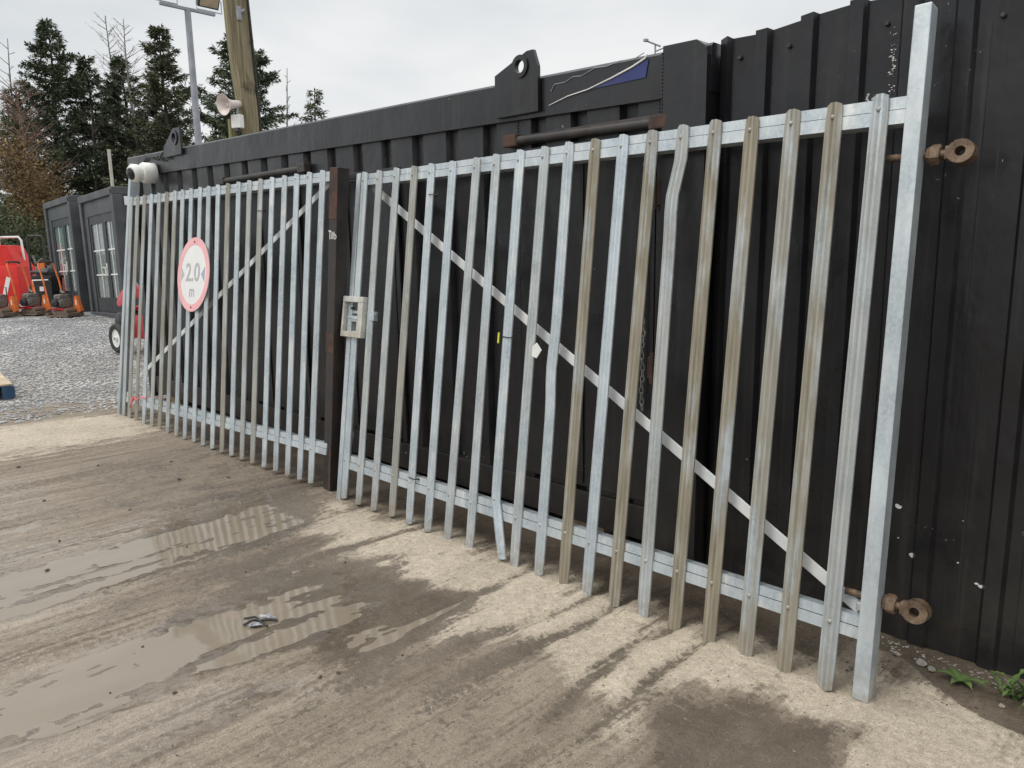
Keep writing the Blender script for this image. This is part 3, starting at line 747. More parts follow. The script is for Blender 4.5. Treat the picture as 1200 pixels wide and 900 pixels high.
# ties, tags, twine
def tie(u, v, label, w=.036):
    mb = MB(); k = 20
    pts = [(w*math.cos(2*PI*i/k), .004+.022*math.sin(2*PI*i/k), .002*math.sin(4*PI*i/k)) for i in range(k+1)]
    mb.tube(pts, .0028, 6, cap=False); mb.box(w-.003, w+.010, -.004, .004, -.004, .004)
    o = mb.obj('cable_tie', RUBBER); o.matrix_world = gate_matrix(u) @ T(0, 0, v) @ RY(-.03); tag(o, label, 'cable tie'); return o
tie(-3.3, 1.803, 'black cable tie strapped near the top of a pale on the right gate')
tie(-3.262, .268, 'black cable tie round a pale at the bottom rail of the right gate')
tie(-5.21, 1.80, 'black cable tie near the top of a pale on the left gate')
t = tie(-2.645, 1.083, 'cable tie holding a yellow tag to a middle pale of the right gate')
MB().box(-.044, -.033, -.022, -.018, -.032, .02, .002).obj('yellow_tag', YELLOW, t)
o = MB().prism([(-.028, -.03), (.004, -.038), (.03, .002), (-.004, .034), (-.03, .012)], -.002, .001, 'y').obj('paper_scrap', WHITEC); o.matrix_world = gate_matrix(-2.412) @ T(-.01, -.022, 1.038)
tag(o, 'small white scrap of paper stuck on a bowed pale of the right gate', 'paper scrap')
mb = MB().tube([(0, 0, 0), (.03, -.02, .02), (.08, -.01, -.005), (.13, .0, .03), (.22, .02, .035)], .006, 6).tube([(0, 0, 0), (-.05, -.01, -.05), (-.1, 0, -.07), (-.13, .01, -.10)], .005, 6).tube([(-.02, -.01, .01), (.01, -.03, -.02), (.03, -.02, .03)], .009, 6)
o = mb.obj('twine', PINK); o.matrix_world = gate_matrix(-7.27) @ T(0, -.03, .20); tag(o, 'knotted pink twine tied at the bottom of the left gate', 'twine')

# rusty post standing between leaves
pb, pt = Vector((-4.165, 2.54, 0)), Vector((-4.035, 2.64, 1.975))
d = (pt-pb); L = d.length; q = d.to_track_quat('Z', 'Y').to_matrix().to_4x4()
q = T(*pb) @ Vector((0, 0, 1)).rotation_difference(d).to_matrix().to_4x4()
rp = thing('steel_post', 'rusty black steel post standing between the two gate leaves', 'post', q)
MB().box(-.041, .041, -.04, .04, 0, L, .004).obj('post_tube', RPOST, rp)
rs_ = worn('orange_rust_scale', (.045, .024, .018), (.12, .055, .035), .85, 0, 14, .5, (.03, .026, .024), 1.)
for za, zb_, xa, xb in ((L-.30, L-.004, -.0425, .0425), (.88, 1.0, -.0425, .0425), (.02, .3, .02, .0405)):
    MB().box(xa, xb, -.043, -.0405, za, zb_, .001).obj('rust_scale', rs_, rp)
mb = MB(); zc = L-.39
def st(a, b, w=.004):
    mb.tube([(a[0], -.0405, a[1]), (b[0], -.0405, b[1])], w, 5)
st((-.040, zc+.02), (-.008, zc+.016)); st((-.026, zc+.02), (-.024, zc-.028))
st((.000, zc+.014), (.000, zc-.026), .006); 
for a in range(8): st((.028+.012*math.cos(a*PI/4), zc-.012+.014*math.sin(a*PI/4)), (.028+.012*math.cos((a+1)*PI/4), zc-.012+.014*math.sin((a+1)*PI/4)), .003)
st((.017, zc+.018), (.018, zc-.022))
mb.obj('chalk_mark', WHITEC, rp)
# bent wire hook behind gate foot
o = MB().tube([(-4.46, 2.84, .36), (-4.37, 2.84, .33), (-4.35, 2.84, .27), (-4.42, 2.84, .06)], .008, 6).obj('wire_hook', STEELG)
tag(o, 'bent grey wire hook standing behind the lock side of the right gate', 'hook')

# ------------------------------------------------------------------ security camera
sc_ = thing('security_camera', 'white dome security camera on the top left corner of the container', 'camera', T(-7.47, 2.90, 2.215))
MB().lathe([(.085, 0), (.092, .01), (.092, .10), (.085, .115), (.05, .12)], 28, M=RX(PI/2)).obj('camera_base', WHITEP, sc_, smooth=40)
hd = (Vector((.18, -.80, -.16))).normalized(); q = Vector((0, 0, 1)).rotation_difference(hd).to_matrix().to_4x4()
cb_ = MB().lathe([(.05, -.02), (.072, .0), (.080, .03), (.080, .055), (.070, .075), (.055, .082)], 28, M=T(-.02, -.13, 0) @ q).obj('eyeball', WHITEP, sc_, smooth=40)
MB().lathe([(.054, .0825), (.052, .09), (.035, .10), (.01, .104)], 24, M=T(-.02, -.13, 0) @ q).obj('lens', DARKGL, cb_, smooth=40)

# ------------------------------------------------------------------ utility pole, horn, junction box, mast
up = thing('utility_pole', 'thick mossy timber utility pole rising behind the container, horn speaker beside it', 'pole', T(-10.64, 5.50, 0))
mb = MB(); k = 20; lev = [(0, .02, .02, .17), (2.2, .02, .02, .145), (3.1, .0, .03, .125), (3.35, -.005, .02, .14), (3.6, -.02, .0, .155), (4.0, -.03, -.03, .16), (4.5, -.045, -.05, .165), (5.2, -.055, -.06, .165), (7.5, -.07, -.08, .15)]
vs = []
for (z, dx, dy, r) in lev: vs += [(dx+r*(1+.05*math.sin(3*a*2*PI/k+z))*math.cos(2*PI*a/k), dy+r*(1+.05*math.sin(3*a*2*PI/k+z))*math.sin(2*PI*a/k), z) for a in range(k)]
fs = [(i*k+a, i*k+(a+1) % k, (i+1)*k+(a+1) % k, (i+1)*k+a) for i in range(len(lev)-1) for a in range(k)] + [tuple(range(k))[::-1], tuple(range((len(lev)-1)*k, len(lev)*k))]
mb.add(vs, fs).obj('timber_shaft', POLE, up, smooth=60)
MB().tube([(.13, .13, 0), (.10, .12, 3.1), (.10, .11, 3.6), (.085, .095, 4.2), (.075, .07, 4.9), (.06, .05, 7.4)], .018, 7).tube([(-.12, -.13, 2), (-.14, -.12, 3.3), (-.15, -.13, 3.9), (-.13, -.12, 4.3)], .010, 6).obj('cable', RUBBER, up)
MB().tube([(-.05, -.20, 4.70), (.05, -.16, 4.66), (.15, -.02, 4.74)], .02, 6).box(.09, .13, -.12, -.06, 4.6, 4.78, .01).obj('clamp', STEELG, up)
MB().tube([(0, 0, 0), (0, 0, 3.32)], .06, 10, M=T(-.10, -.2, 0)).obj('short_stub', POLE, up)
hs = thing('horn_loudspeaker', 'pale horn loudspeaker mounted left of the mossy timber pole', 'loudspeaker', T(-10.60, 5.26, 3.50))
hd = Vector((.16, -.85, -.12)).normalized(); q = Vector((0, 0, 1)).rotation_difference(hd).to_matrix().to_4x4()
MB().lathe([(.03, -.14), (.05, -.12), (.055, -.02), (.06, .03), (.085, .09), (.135, .155), (.142, .16), (.128, .155), (.08, .10), (.045, .05)], 26, M=q).obj('horn_bell', HORN, hs, smooth=50)
MB().lathe([(.03, .0), (.032, .07), (.02, .09)], 14, M=q).obj('horn_core', HORN, hs, smooth=50)
MB().tube([(.02, .05, -.30), (.02, .05, -.02)], .014, 8).obj('mounting_bracket', STEELG, hs)
jb = MB().box(-.075, .075, -.045, .045, -.09, .09, .012).obj('junction_box', WHITEP); jb.location = (-10.50, 5.26, 3.26); jb.rotation_euler = (0, 0, .5)
tag(jb, 'small white junction box below the horn loudspeaker', 'box')
MB().lathe([(.04, 0), (.045, .02), (.035, .05)], 12, M=T(0, -.01, -.145)).obj('cable_gland', BLACKPL, jb)

fm = thing('floodlight_mast', 'slim grey floodlight mast with crossbar standing behind the container', 'lamp mast', T(-14.61, 6.52, .0))
MB().tube([(0, 0, .1), (0, 0, 3.0), (0, 0, 5.79)], [.085, .065, .055], 14).obj('mast_pole', STEELG, fm, smooth=40)
bd = Vector((-14.462+14.416, 6.96-5.961, .0)); an = math.atan2(bd.y, bd.x)
cbm = MB().box(-.50, .52, -.03, .03, 5.79, 5.84, .004).obj('crossbar', STEELG, fm, M=RZ(an))
for xc in (-.42, .42):
    fl = MB().box(-.20, .20, -.05, .05, -.16, .16, .012); 
    for q_ in range(7): fl.box(-.18+q_*.055, -.17+q_*.055, .05, .09, -.14, .14)
    fo = fl.obj('floodlight', BLACKPL, fm, M=RZ(an) @ T(xc, 0, 6.08) @ RX(.5 if xc > 0 else -.6))
    MB().box(-.175, .175, -.056, -.0505, -.135, .135, .003).obj('lamp_glass', worn('dusty_lamp_glass', (.35, .28, .18), (.5, .42, .3), .2, 0, 5, .02), fo)
    MB().tube([(-.24, 0, 6.08), (-.24, 0, 5.86), (.24, 0, 5.86), (.24, 0, 6.08)], .010, 6).obj('bracket', STEELG, fm, M=RZ(an) @ T(xc, 0, 0))
an_ = thing('roof_antenna', 'tiny aerial standing on the container roof', 'antenna', T(-2.90, 4.2, 2.27) @ Matrix.Scale(.92, 4))
MB().tube([(0, 0, 0), (0, 0, .47)], .006, 6).obj('aerial_stem', STEELG, an_)
MB().tube([(-.045, -.045, .50), (.03, .02, .46)], .006, 6).box(-.055, -.03, -.06, -.035, .493, .508).tube([(.0, .0, .43), (.04, .035, .45), (.045, .04, .42)], .005, 5).obj('aerial_head', STEELG, an_)
wp = MB().tube([(0, 0, 0), (0, 0, 4.1)], .045, 8).obj('white_post', worn('pale_timber', (.42, .40, .34), (.55, .52, .45), .8, 0, 5, .2)); wp.location = (-23.68, 8.0, .25)
tag(wp, 'thin pale post standing among the conifers behind the second cabin', 'post')

# ------------------------------------------------------------------ cabins
def make_cabin(w=2.35, hh=2.45, dp=2.6):
    r = thing('portable_cabin', 'x', 'cabin')
    # local: front face at y=0 looking -y, right corner at x=0, extends to x=-w
    sh = MB()
    sh.box(-w+.02, -.02, .12, dp, .14, hh-.06)
    sh.obj('cabin_body', CABIN, r)
    fr = MB(); b = .018
    fr.box(-w, 0, -.03, dp+.03, hh-.14, hh, b).box(-w, 0, -.03, dp+.03, .0, .15, b)
    for xx in (-w, -.17): fr.box(xx, xx+.17, -.025, .15, .145, hh-.135, b).box(xx, xx+.17, dp-.13, dp+.025, .145, hh-.135, b)
    fr.obj('steel_frame', CABIN, r)
    pn = MB(); d0, d1 = -w+.40, -.30
    pn.box(-w+.17, d0, .02, .10, .15, hh-.14).box(d1, -.17, .02, .10, .15, hh-.14).box(d0, d1, .02, .10, hh-.42, hh-.14)
    pn.obj('front_panel', CABIN, r)
    dd = MB(); z0, z1 = .16, hh-.42; xm = d0+(d1-d0)*.60
    for a, c in ((d0, xm), (xm, d1)):
        s_ = .11
        dd.box(a+.004, a+s_, .035, .085, z0, z1).box(c-s_, c-.004, .035, .085, z0, z1).box(a+s_, c-s_, .035, .085, z1-.16, z1).box(a+s_, c-s_, .035, .085, z0, z0+.28)
    dro = dd.obj('french_door', CABIND, r)
    gl_ = MB()
    for a, c in ((d0, xm), (xm, d1)): gl_.box(a+.112, c-.112, .055, .067, z0+.282, z1-.162)
    gl_.obj('glass', GLASS, dro)
    gr = MB()
    for a, c in ((d0, xm), (xm, d1)):
        m_ = (a+c)/2
        gr.box(m_-.014, m_+.014, .040, .053, z0+.282, z1-.162)
        for q_ in (.36, .69): zz = z0+.28+(z1-.16-z0-.28)*(1-q_); gr.box(a+.112, c-.112, .0385, .0525, zz-.014, zz+.014)
    gr.obj('glazing_bar', WHITEP, dro)
    MB().tube([(xm-.30, .02, 1.02), (xm-.06, .0, 1.02), (xm-.05, .0, .86)], .014, 7).box(xm-.075, xm-.03, .02, .036, .86, 1.1, .004).obj('door_handle', WHITEP, dro)
    # right side: shutters latch rods and white plate
    sd = MB().box(-.028, -.004, .35, dp-.2, .22, hh-.20)
    sd.obj('side_panel', CABIND, r)
    MB().box(-.004, .008, .17, .60, hh-.33, hh-.17, .002).obj('white_plate', WHITEP, r)
    lr = MB()
    for zz in (.6, 1.05, 1.75): lr.tube([(.02, .19, zz-.06), (.02, .19, zz+.06)], .02, 7).box(-.0, .03, .16, .27, zz-.02, zz+.02)
    lr.obj('latch', PIPE, r)
    MB().box(.006, .012, .24, .50, -.07, .07, M=T(0, 0, 1.62) @ Matrix.Translation((0, .37, 0)) @ RX(-.5) @ Matrix.Translation((0, -.37, 0))).obj('paper_notice', WHITEP, r)
    MB().box(-.10, -.02, -.036, -.0302, hh-.11, hh-.05).obj('corner_slot', DARKIN, r)
    return r
cab1 = make_cabin(); cab1.matrix_world = T(-18.22, 5.30, .27) @ RZ(math.radians(-3)) @ RY(math.radians(-1.6))
cab1['label'] = 'farther dark grey portable cabin with glazed double door, beside the black bin'; cab1['group'] = 'grey portable cabins'
cab2 = copy_tree(cab1); cab2.matrix_world = T(-15.10, 5.12, .24) @ RZ(math.radians(-3)) @ RY(math.radians(-1.6))
cab2['label'] = 'nearer dark grey portable cabin with glazed double door, partly behind the left gate'

# ------------------------------------------------------------------ yard equipment
def make_compactor():
    r = thing('plate_compactor', 'x', 'compactor')
    b = MB().box(-.24, .27, -.19, .19, .02, .05, .006).box(.25, .31, -.19, .19, .03, .10, .006).box(-.28, -.22, -.19, .19, .03, .09, .006)
    b.obj('base_plate', MUDPL, r)
    MB().box(-.15, .20, -.14, .14, .05, .14, .01).tube([(.18, -.15, .13), (.18, .15, .13)], .055, 12).obj('exciter', MUDPL, r)
    e = MB().box(-.12, .12, -.11, .11, .20, .38, .02).box(-.10, .08, -.13, .13, .36, .46, .03).box(-.04, .10, -.145, -.105, .24, .34, .02)
    e.tube([(-.10, .06, .46), (-.02, .0, .53), (.08, -.02, .48)], .022, 8)
    e.obj('engine', ENG, r, smooth=40)
    MB().box(-.2, .16, -.16, .16, .15, .19, .006).obj('engine_deck', REDM, r)
    MB().lathe([(.075, 0), (.08, .01), (.08, .05), (.06, .06)], 18, M=T(-.02, -.145, .29) @ RX(PI/2)).obj('recoil_starter', BLACKPL, r, smooth=40)
    g_ = MB().prism([(.12, .12), (.20, .42), (.24, .43), (.34, .13), (.26, .08)], .10, .17, 'y'); g_.obj('belt_guard', ORANGE, r)
    MB().box(.215, .245, .095, .10, .24, .34).obj('guard_sticker', WHITEP, r)
    pts = [(-.16, -.17, .18), (-.24, -.18, .70), (-.34, -.17, 1.06), (-.37, -.12, 1.105), (-.37, .12, 1.105), (-.34, .17, 1.06), (-.24, .18, .70), (-.16, .17, .18)]
    MB().tube(pts, .017, 8).obj('handle', ORANGE, r, smooth=40)
    MB().tube([(-.355, -.155, 1.085), (-.375, -.10, 1.108), (-.375, .10, 1.108), (-.355, .155, 1.085)], .023, 8).obj('grip', RUBBER, r, smooth=40)
    MB().tube([(-.12, .1, .2), (-.12, .13, .62), (.10, .13, .60), (.12, .1, .2)], .011, 6).obj('lifting_frame', PIPE, r)
    return r
pc = make_compactor(); S1 = .98
for i, (x, y, a, lab) in enumerate([(-17.06, 4.62, .95, 'orange plate compactor on gravel in front of the cabin, rightmost of the three'),
                                    (-18.15, 4.34, 1.0, 'orange plate compactor between the red tank and the black bin, middle of the three'),
                                    (-18.25, 3.78, 1.0, 'orange plate compactor cut by the left picture edge, leftmost of the three')]):
    o = pc if i == 0 else copy_tree(pc)
    o.matrix_world = T(x, y, gz(x, y)+.0) @ RZ(a-.5) @ Matrix.Scale(S1, 4)
    o['label'] = lab; o['group'] = 'plate compactors on the gravel'

# red tank unit
rt = thing('red_tank', 'bright red plastic tank unit with silver hoop rail at the left picture edge', 'tank', T(-23.4, 5.25, gz(-23.4, 5)) @ RZ(math.radians(38)))
MB().box(-.70, .42, -.35, .35, .0, .95, .05).obj('lower_tank', REDP, rt, smooth=30)
MB().prism([(-.42, .9), (.40, .9), (.16, 1.46), (-.30, 1.48), (-.40, 1.42)], -.28, .28, 'y').obj('upper_tank', REDP, rt)
for x, z, w, hh, a in ((-.16, 1.18, .13, .34, 0), (.08, .45, .12, .46, .35), (-.33, .5, .11, .5, 0)):
    MB().box(-w/2, w/2, -.003, .003, -hh/2, hh/2).obj('white_label', WHITEP, rt, M=T(x, (-.284 if z > 1 else -.354), z) @ RY(a))
MB().tube([(-.34, .1, .95), (-.36, .1, 1.60), (-.30, .1, 1.68), (.20, .1, 1.68), (.27, .1, 1.60), (.30, .1, .95)], .028, 8).obj('hoop_rail', WHITEP, rt, smooth=40)
MB().tube([(-.55, -.3, .96), (-.45, -.33, 1.12), (-.3, -.33, 1.12), (-.2, -.3, .97)], .022, 8).obj('grab_handle', WHITEP, rt, smooth=40)
MB().box(-.58, -.42, -.356, -.351, .08, .28).box(.12, .28, -.356, -.351, .05, .22).obj('fork_pocket', REDM, rt)
MB().lathe([(.10, 0), (.10, .05), (.08, .07)], 16, M=T(-.52, 0, .95)).obj('filler_cap', BLACKPL, rt)

bn = thing('black_bin', 'tall black plastic bin standing between the red tank and the first cabin', 'bin', T(-19.85, 5.12, gz(-19, 5)) @ RZ(math.radians(40)))
MB().add([(-.17, -.15, .05), (.17, -.15, .05), (.17, .15, .05), (-.17, .15, .05), (-.22, -.20, .72), (.22, -.20, .72), (.22, .2, .72), (-.22, .2, .72)],
         [(3, 2, 1, 0), (4, 5, 6, 7), (0, 1, 5, 4), (1, 2, 6, 5), (2, 3, 7, 6), (3, 0, 4, 7)]).box(-.24, .24, -.22, .22, .70, .76, .012).obj('bin_body', BLACKPL, bn)
MB().lathe([(.23, 0), (.22, .06), (.17, .13), (.08, .16)], 20, M=T(0, 0, .762)).obj('bin_lid', BLACKPL, bn, smooth=50)
MB().tube([(-.2, -.24, .84), (.2, -.24, .84)], .035, 8).obj('rolled_bag', BLACKPL, bn)
MB().tube([(-.19, -.25, .66), (.19, -.25, .67)], .016, 8).obj('bin_strap', WHITEP, bn)
MB().box(-.07, .03, -.213, -.205, .42, .52).obj('bin_sticker', WHITEP, bn)
for s_ in (-1, 1): MB().lathe([(.07, -.02), (.07, .02)], 14, M=T(s_*.18, .15, .07) @ RY(PI/2)).obj('wheel', RUBBER, bn)

fs_ = thing('floor_saw', 'orange and black machine with a tall black hoop handle behind the black bin', 'machine', T(-22.0, 5.62, gz(-22, 5)) @ RZ(math.radians(40)))
MB().box(-.22, .26, -.22, .22, .2, .62, .04).obj('housing', ORANGE, fs_, smooth=30)
MB().tube([(-.20, -.2, .6), (-.20, -.2, 1.62), (-.16, -.2, 1.68), (.16, -.2, 1.68), (.20, -.2, 1.62), (.20, -.2, .6)], .024, 8).obj('hoop_handle', BLACKPL, fs_, smooth=40)
MB().box(-.13, .15, -.15, .15, .62, .95, .05).tube([(-.1, -.2, 1.2), (-.04, -.22, 1.0), (.12, -.2, 1.12)], .03, 8).obj('engine', ENG, fs_, smooth=30)
MB().box(.0, .2, -.25, -.14, .80, 1.05, .03).obj('fuel_tank', ORANGE, fs_, smooth=30)
for s_ in (-1, 1): MB().lathe([(.13, -.03), (.13, .03)], 18, M=T(0, s_*.24, .13) @ RX(PI/2)).obj('wheel', RUBBER, fs_)

gp = MB().box(-.09, .09, -.04, .04, 0, 2.5, .01).box(-1.3, -.09, -.015, .015, .3, 2.4).obj('green_fence_panel', GREENP); gp.location = (-23.75, 4.98, .27); gp.rotation_euler = (0, 0, math.radians(60))
tag(gp, 'bright green metal fence panel end at the left picture edge above the red tank', 'fence')

# red wheeled machine half behind the left gate
rm = thing('pressure_washer', 'red wheeled pressure washer with white rimmed tyre, half hidden by the left gate', 'machine', T(-11.78, 4.14, gz(-12, 4)) @ RZ(math.radians(6)))
def wheel(x, y, r=.215):
    t_ = MB(); pr = [(r-.085, -.045), (r-.03, -.055), (r-.006, -.035), (r, 0), (r-.006, .035), (r-.03, .055), (r-.085, .045)]
    k = 30; vs = [(q*math.cos(2*PI*a/k), w_, q*math.sin(2*PI*a/k)) for q, w_ in pr for a in range(k)]
    n_ = len(pr); fs = [(i*k+a, i*k+(a+1) % k, ((i+1) % n_)*k+(a+1) % k, ((i+1) % n_)*k+a) for i in range(n_) for a in range(k)]
    w_ = t_.add(vs, fs).obj('wheel', RUBBER, rm, smooth=50, M=T(x, y, r) @ RZ(.0))
    MB().lathe([(r-.078, -.03), (r-.085, -.036), (r-.11, -.012), (.04, -.015), (.035, -.05), (.015, -.055)], 26, M=RX(-PI/2)).obj('rim', WHITEP, w_, smooth=40)
    MB().lathe([(.018, .0555), (.012, .064)], 10, M=RX(PI/2)).obj('hub', ENG, w_)
    return w_
wheel(.0, -.30); wheel(.0, .30)
MB().tube([(0, -.27, .215), (0, .27, .215)], .02, 8).obj('axle', PIPE, rm)
MB().tube([(-.1, -.2, .3), (.75, -.2, .34)], .022, 8).tube([(-.1, .2, .3), (.75, .2, .34)], .022, 8).tube([(.75, -.2, .34), (.75, .2, .34)], .022, 8).tube([(.70, -.2, .34), (.85, -.2, .95), (.85, .2, .95), (.70, .2, .34)], .018, 8).obj('chassis', PIPE, rm)
MB().box(.22, .66, -.22, .22, .22, .55, .05).obj('red_tank_body', REDM, rm, smooth=30)
MB().box(-.14, .14, -.16, .16, .36, .58, .03).lathe([(.12, 0), (.14, .03), (.14, .1), (.10, .13)], 18, M=T(.02, -.16, .45) @ RX(PI/2)).obj('engine', BLACKPL, rm, smooth=40)
MB().lathe([(.02, -.1), (.10, -.06), (.15, .02), (.155, .04), (.13, .05), (.02, .05)], 22, M=T(-.02, -.13, .78) @ RX(PI/2-.5)).obj('red_shroud', REDM, rm, smooth=50)
MB().box(-.10, .20, -.14, .14, .60, .66, .02).obj('red_cover', REDM, rm)
MB().lathe([(.07, 0), (.08, .02), (.06, .07), (.02, .09)], 16, M=T(-.02, -.02, .93)).obj('grey_cap', STEELG, rm, smooth=40)
MB().box(.28, .52, -.16, .16, .78, .96, .04).obj('hose_reel', REDM, rm)

# pallet bottom left
pl = thing('pallet_stack', 'pale timber board on blue pallet blocks at the left picture edge', 'pallet', T(-9.40, 1.98, .0) @ RZ(math.radians(-6)))
MB().box(-1.2, .0, -1.1, .0, .145, .165, .004).obj('top_board', WOOD, pl)
for yy in (-.10, -.6, -1.09):
    for xx in (-.12, -.7, -1.19): MB().box(xx, xx+.115, yy-.0, yy+.095, .0, .144, .004).obj('blue_block', BLUEW, pl)
MB().box(-1.2, -.006, -.005, .0145, .02, .13, .002).obj('side_board', BLUEW, pl)

# ------------------------------------------------------------------ stones, debris, weeds
def stone_mesh(seed, mat, sub=2):
    r2 = random.Random(seed); bm = bmesh.new(); bmesh.ops.create_icosphere(bm, subdivisions=sub, radius=1); sub_ = sub
    ax = [Vector((r2.uniform(-1, 1), r2.uniform(-1, 1), r2.uniform(-1, 1))).normalized() for _ in range(9)]; dd = [r2.uniform(.35, .8) for _ in ax]
    for v in bm.verts:
        for a, q_ in zip(ax, dd):
            t = v.co.dot(a)
            if t > q_: v.co -= a*(t-q_)
        v.co.z *= .62; v.co.x *= 1.15
    mb = MB().bm(bm); return mb.mesh('stone', mat)
dmesh = [stone_mesh(s_, DSTONE) for s_ in range(4)]; pmesh = [stone_mesh(s_+9, STONE) for s_ in range(3)]
def gh(x, y):
    i = min(max(np.searchsorted(xs, x), 0), len(xs)-1); j = min(max(np.searchsorted(ys, y), 0), len(ys)-1); return float(Z[i, j])
peb = [(-4.469, 1.061, .011), (-4.101, .905, .013), (-5.097, 1.95, .02), (-2.568, .901, .009), (-3.089, 1.934, .008), (-2.257, 1.358, .009), (-2.285, 1.30, .011), (-2.557, 1.505, .006),
       (-3.35, 1.55, .007), (-3.6, 1.8, .009), (-4.7, 1.5, .012), (-5.3, 1.2, .012), (-5.9, 1.7, .015), (-6.3, 1.3, .016), (-2.75, .75, .006), (-3.0, .95, .006), (-2.2, 1.6, .006), (-4.9, 2.2, .012), (-5.6, 2.1, .013), (-3.9, 1.5, .007)]
for i, (x, y, r) in enumerate(peb):
    o = bpy.data.objects.new('stone', dmesh[i % 4]); COL.objects.link(o); o.location = (x, y, max(gh(x, y), wl)+r*.35); o.scale = (r, r, r); o.rotation_euler = (0, 0, i*1.3)
    tag(o, 'small dark stone lying loose on the muddy wet concrete', 'stone', 'small dark stones on the muddy concrete')
for i, (x, y, r, lab) in enumerate([(-.86, 2.84, .015, 'small round pale stone nearest the hinge post, on mud by the clad wall'), (-.775, 2.845, .022, 'largest pale stone in the cluster at the foot of the clad wall'),
                       (-.735, 2.825, .016, 'flat pale stone just left of the broad leafed weed'), (-.55, 2.86, .010, 'little pale stone between the two weeds by the clad wall'), (-.50, 2.74, .011, 'brownish pale stone on mud in front of the fringed weed')]):
    o = bpy.data.objects.new('stone', pmesh[i % 3]); COL.objects.link(o); o.location = (x, y, gh(x, y)+r*.4); o.scale = (r, r, r); o.rotation_euler = (0, 0, i*2.1)
    tag(o, lab, 'stone', 'pale stones along the foot of the clad wall')
# small grit, kind stuff
def scatter(name, mat, pts, rs, label):
    base = [(-1, -.6, 0), (.9, -.8, .1), (1, .7, -.1), (-.8, .9, .1), (0, 0, .75), (.1, -.1, -.5)]; fb = [(0, 1, 4), (1, 2, 4), (2, 3, 4), (3, 0, 4), (1, 0, 5), (2, 1, 5), (3, 2, 5), (0, 3, 5)]
    vs = []; fs = []
    for (x, y, z), r in zip(pts, rs):
        k = len(vs); a = rnd.random()*6.3; c, s_ = math.cos(a), math.sin(a); sx, sz = rnd.uniform(.7, 1.3), rnd.uniform(.5, 1.1)
        for (p, q_, w_) in base:
            p *= sx*rnd.uniform(.8, 1.2); q_ *= rnd.uniform(.8, 1.2); vs.append((x+(p*c-q_*s_)*r, y+(p*s_+q_*c)*r, z+w_*r*sz))
        fs += [tuple(i+k for i in f) for f in fb]
    me = bpy.data.meshes.new(name); me.from_pydata(vs, [], fs); me.materials.append(mat)
    o = bpy.data.objects.new(name, me); COL.objects.link(o); o['kind'] = 'stuff'; o['label'] = label; o['category'] = 'gravel'; return o
P_ = []; R_ = []
for i in range(9000):
    x = -8.0 - 9.4*rnd.random()**1.1; y = 1.0+3.9*rnd.random()+(-8.4-x)*.12
    P_.append((x, y, gz(x, y)+.004)); R_.append(rnd.uniform(.008, .024))
scatter('gravel', GSTONE, P_, R_, 'loose grey gravel spread over the yard in front of the cabins')
P_ = []; R_ = []
for i in range(2200):
    x = -7.5+7.0*rnd.random(); y = .5+2.4*rnd.random()
    z = gh(x, y)
    if z > wl+.001: P_.append((x, y, z)); R_.append(rnd.uniform(.0012, .0038))
for i in range(260):
    x = rnd.uniform(-1.3, -.3); y = rnd.uniform(2.62, 2.93); P_.append((x, y, gh(x, y))); R_.append(rnd.uniform(.002, .007))
P2 = []; R2 = []
for i in range(170):
    x = rnd.uniform(-1.0, -.3); y = 2.945-abs(rnd.gauss(0, .05)); P2.append((x, y, gh(x, y)+.001)); R2.append(rnd.uniform(.002, .009)**1.0*rnd.uniform(.4, 1))
scatter('rubble', STONE, P2, R2, 'small pale rubble gathered along the foot of the clad wall')['category'] = 'rubble'
scatter('grit', DSTONE, P_, R_, 'fine dark grit scattered over the concrete')['category'] = 'grit'

# crumpled debris on wet concrete
db = MB(); r3 = random.Random(5)
for i in range(10):
    a = r3.uniform(0, 6.28); c = (r3.gauss(0, .045), r3.gauss(0, .02)); s_ = r3.uniform(.012, .032)
    ps = [(c[0]+s_*r3.uniform(.5, 1.2)*math.cos(a+t*1.05), c[1]+.55*s_*r3.uniform(.5, 1.2)*math.sin(a+t*1.05), r3.uniform(.002, .016)) for t in range(6)]
    ctr = (c[0], c[1], r3.uniform(.008, .022)); db.add(ps+[ctr], [(t, (t+1) % 6, 6) for t in range(6)])
o = db.obj('crumpled_debris', worn('grey_shredded_plastic', (.10, .10, .12), (.42, .42, .44), .45, 0, 40, .2)); o.location = (-2.846, 1.362, wl+.004); o.rotation_euler = (0, 0, .7)
for i in range(4):
    a = r3.uniform(0, 6.28); MB().tube([(0, 0, .006), (.03*math.cos(a), .03*math.sin(a), .014), (.075*math.cos(a+.3), .06*math.sin(a+.3), .006)], .005, 5).obj('dark_strip', RUBBER, o)
tag(o, 'crumpled grey and black debris lying on the wet concrete in front of the gates', 'debris')

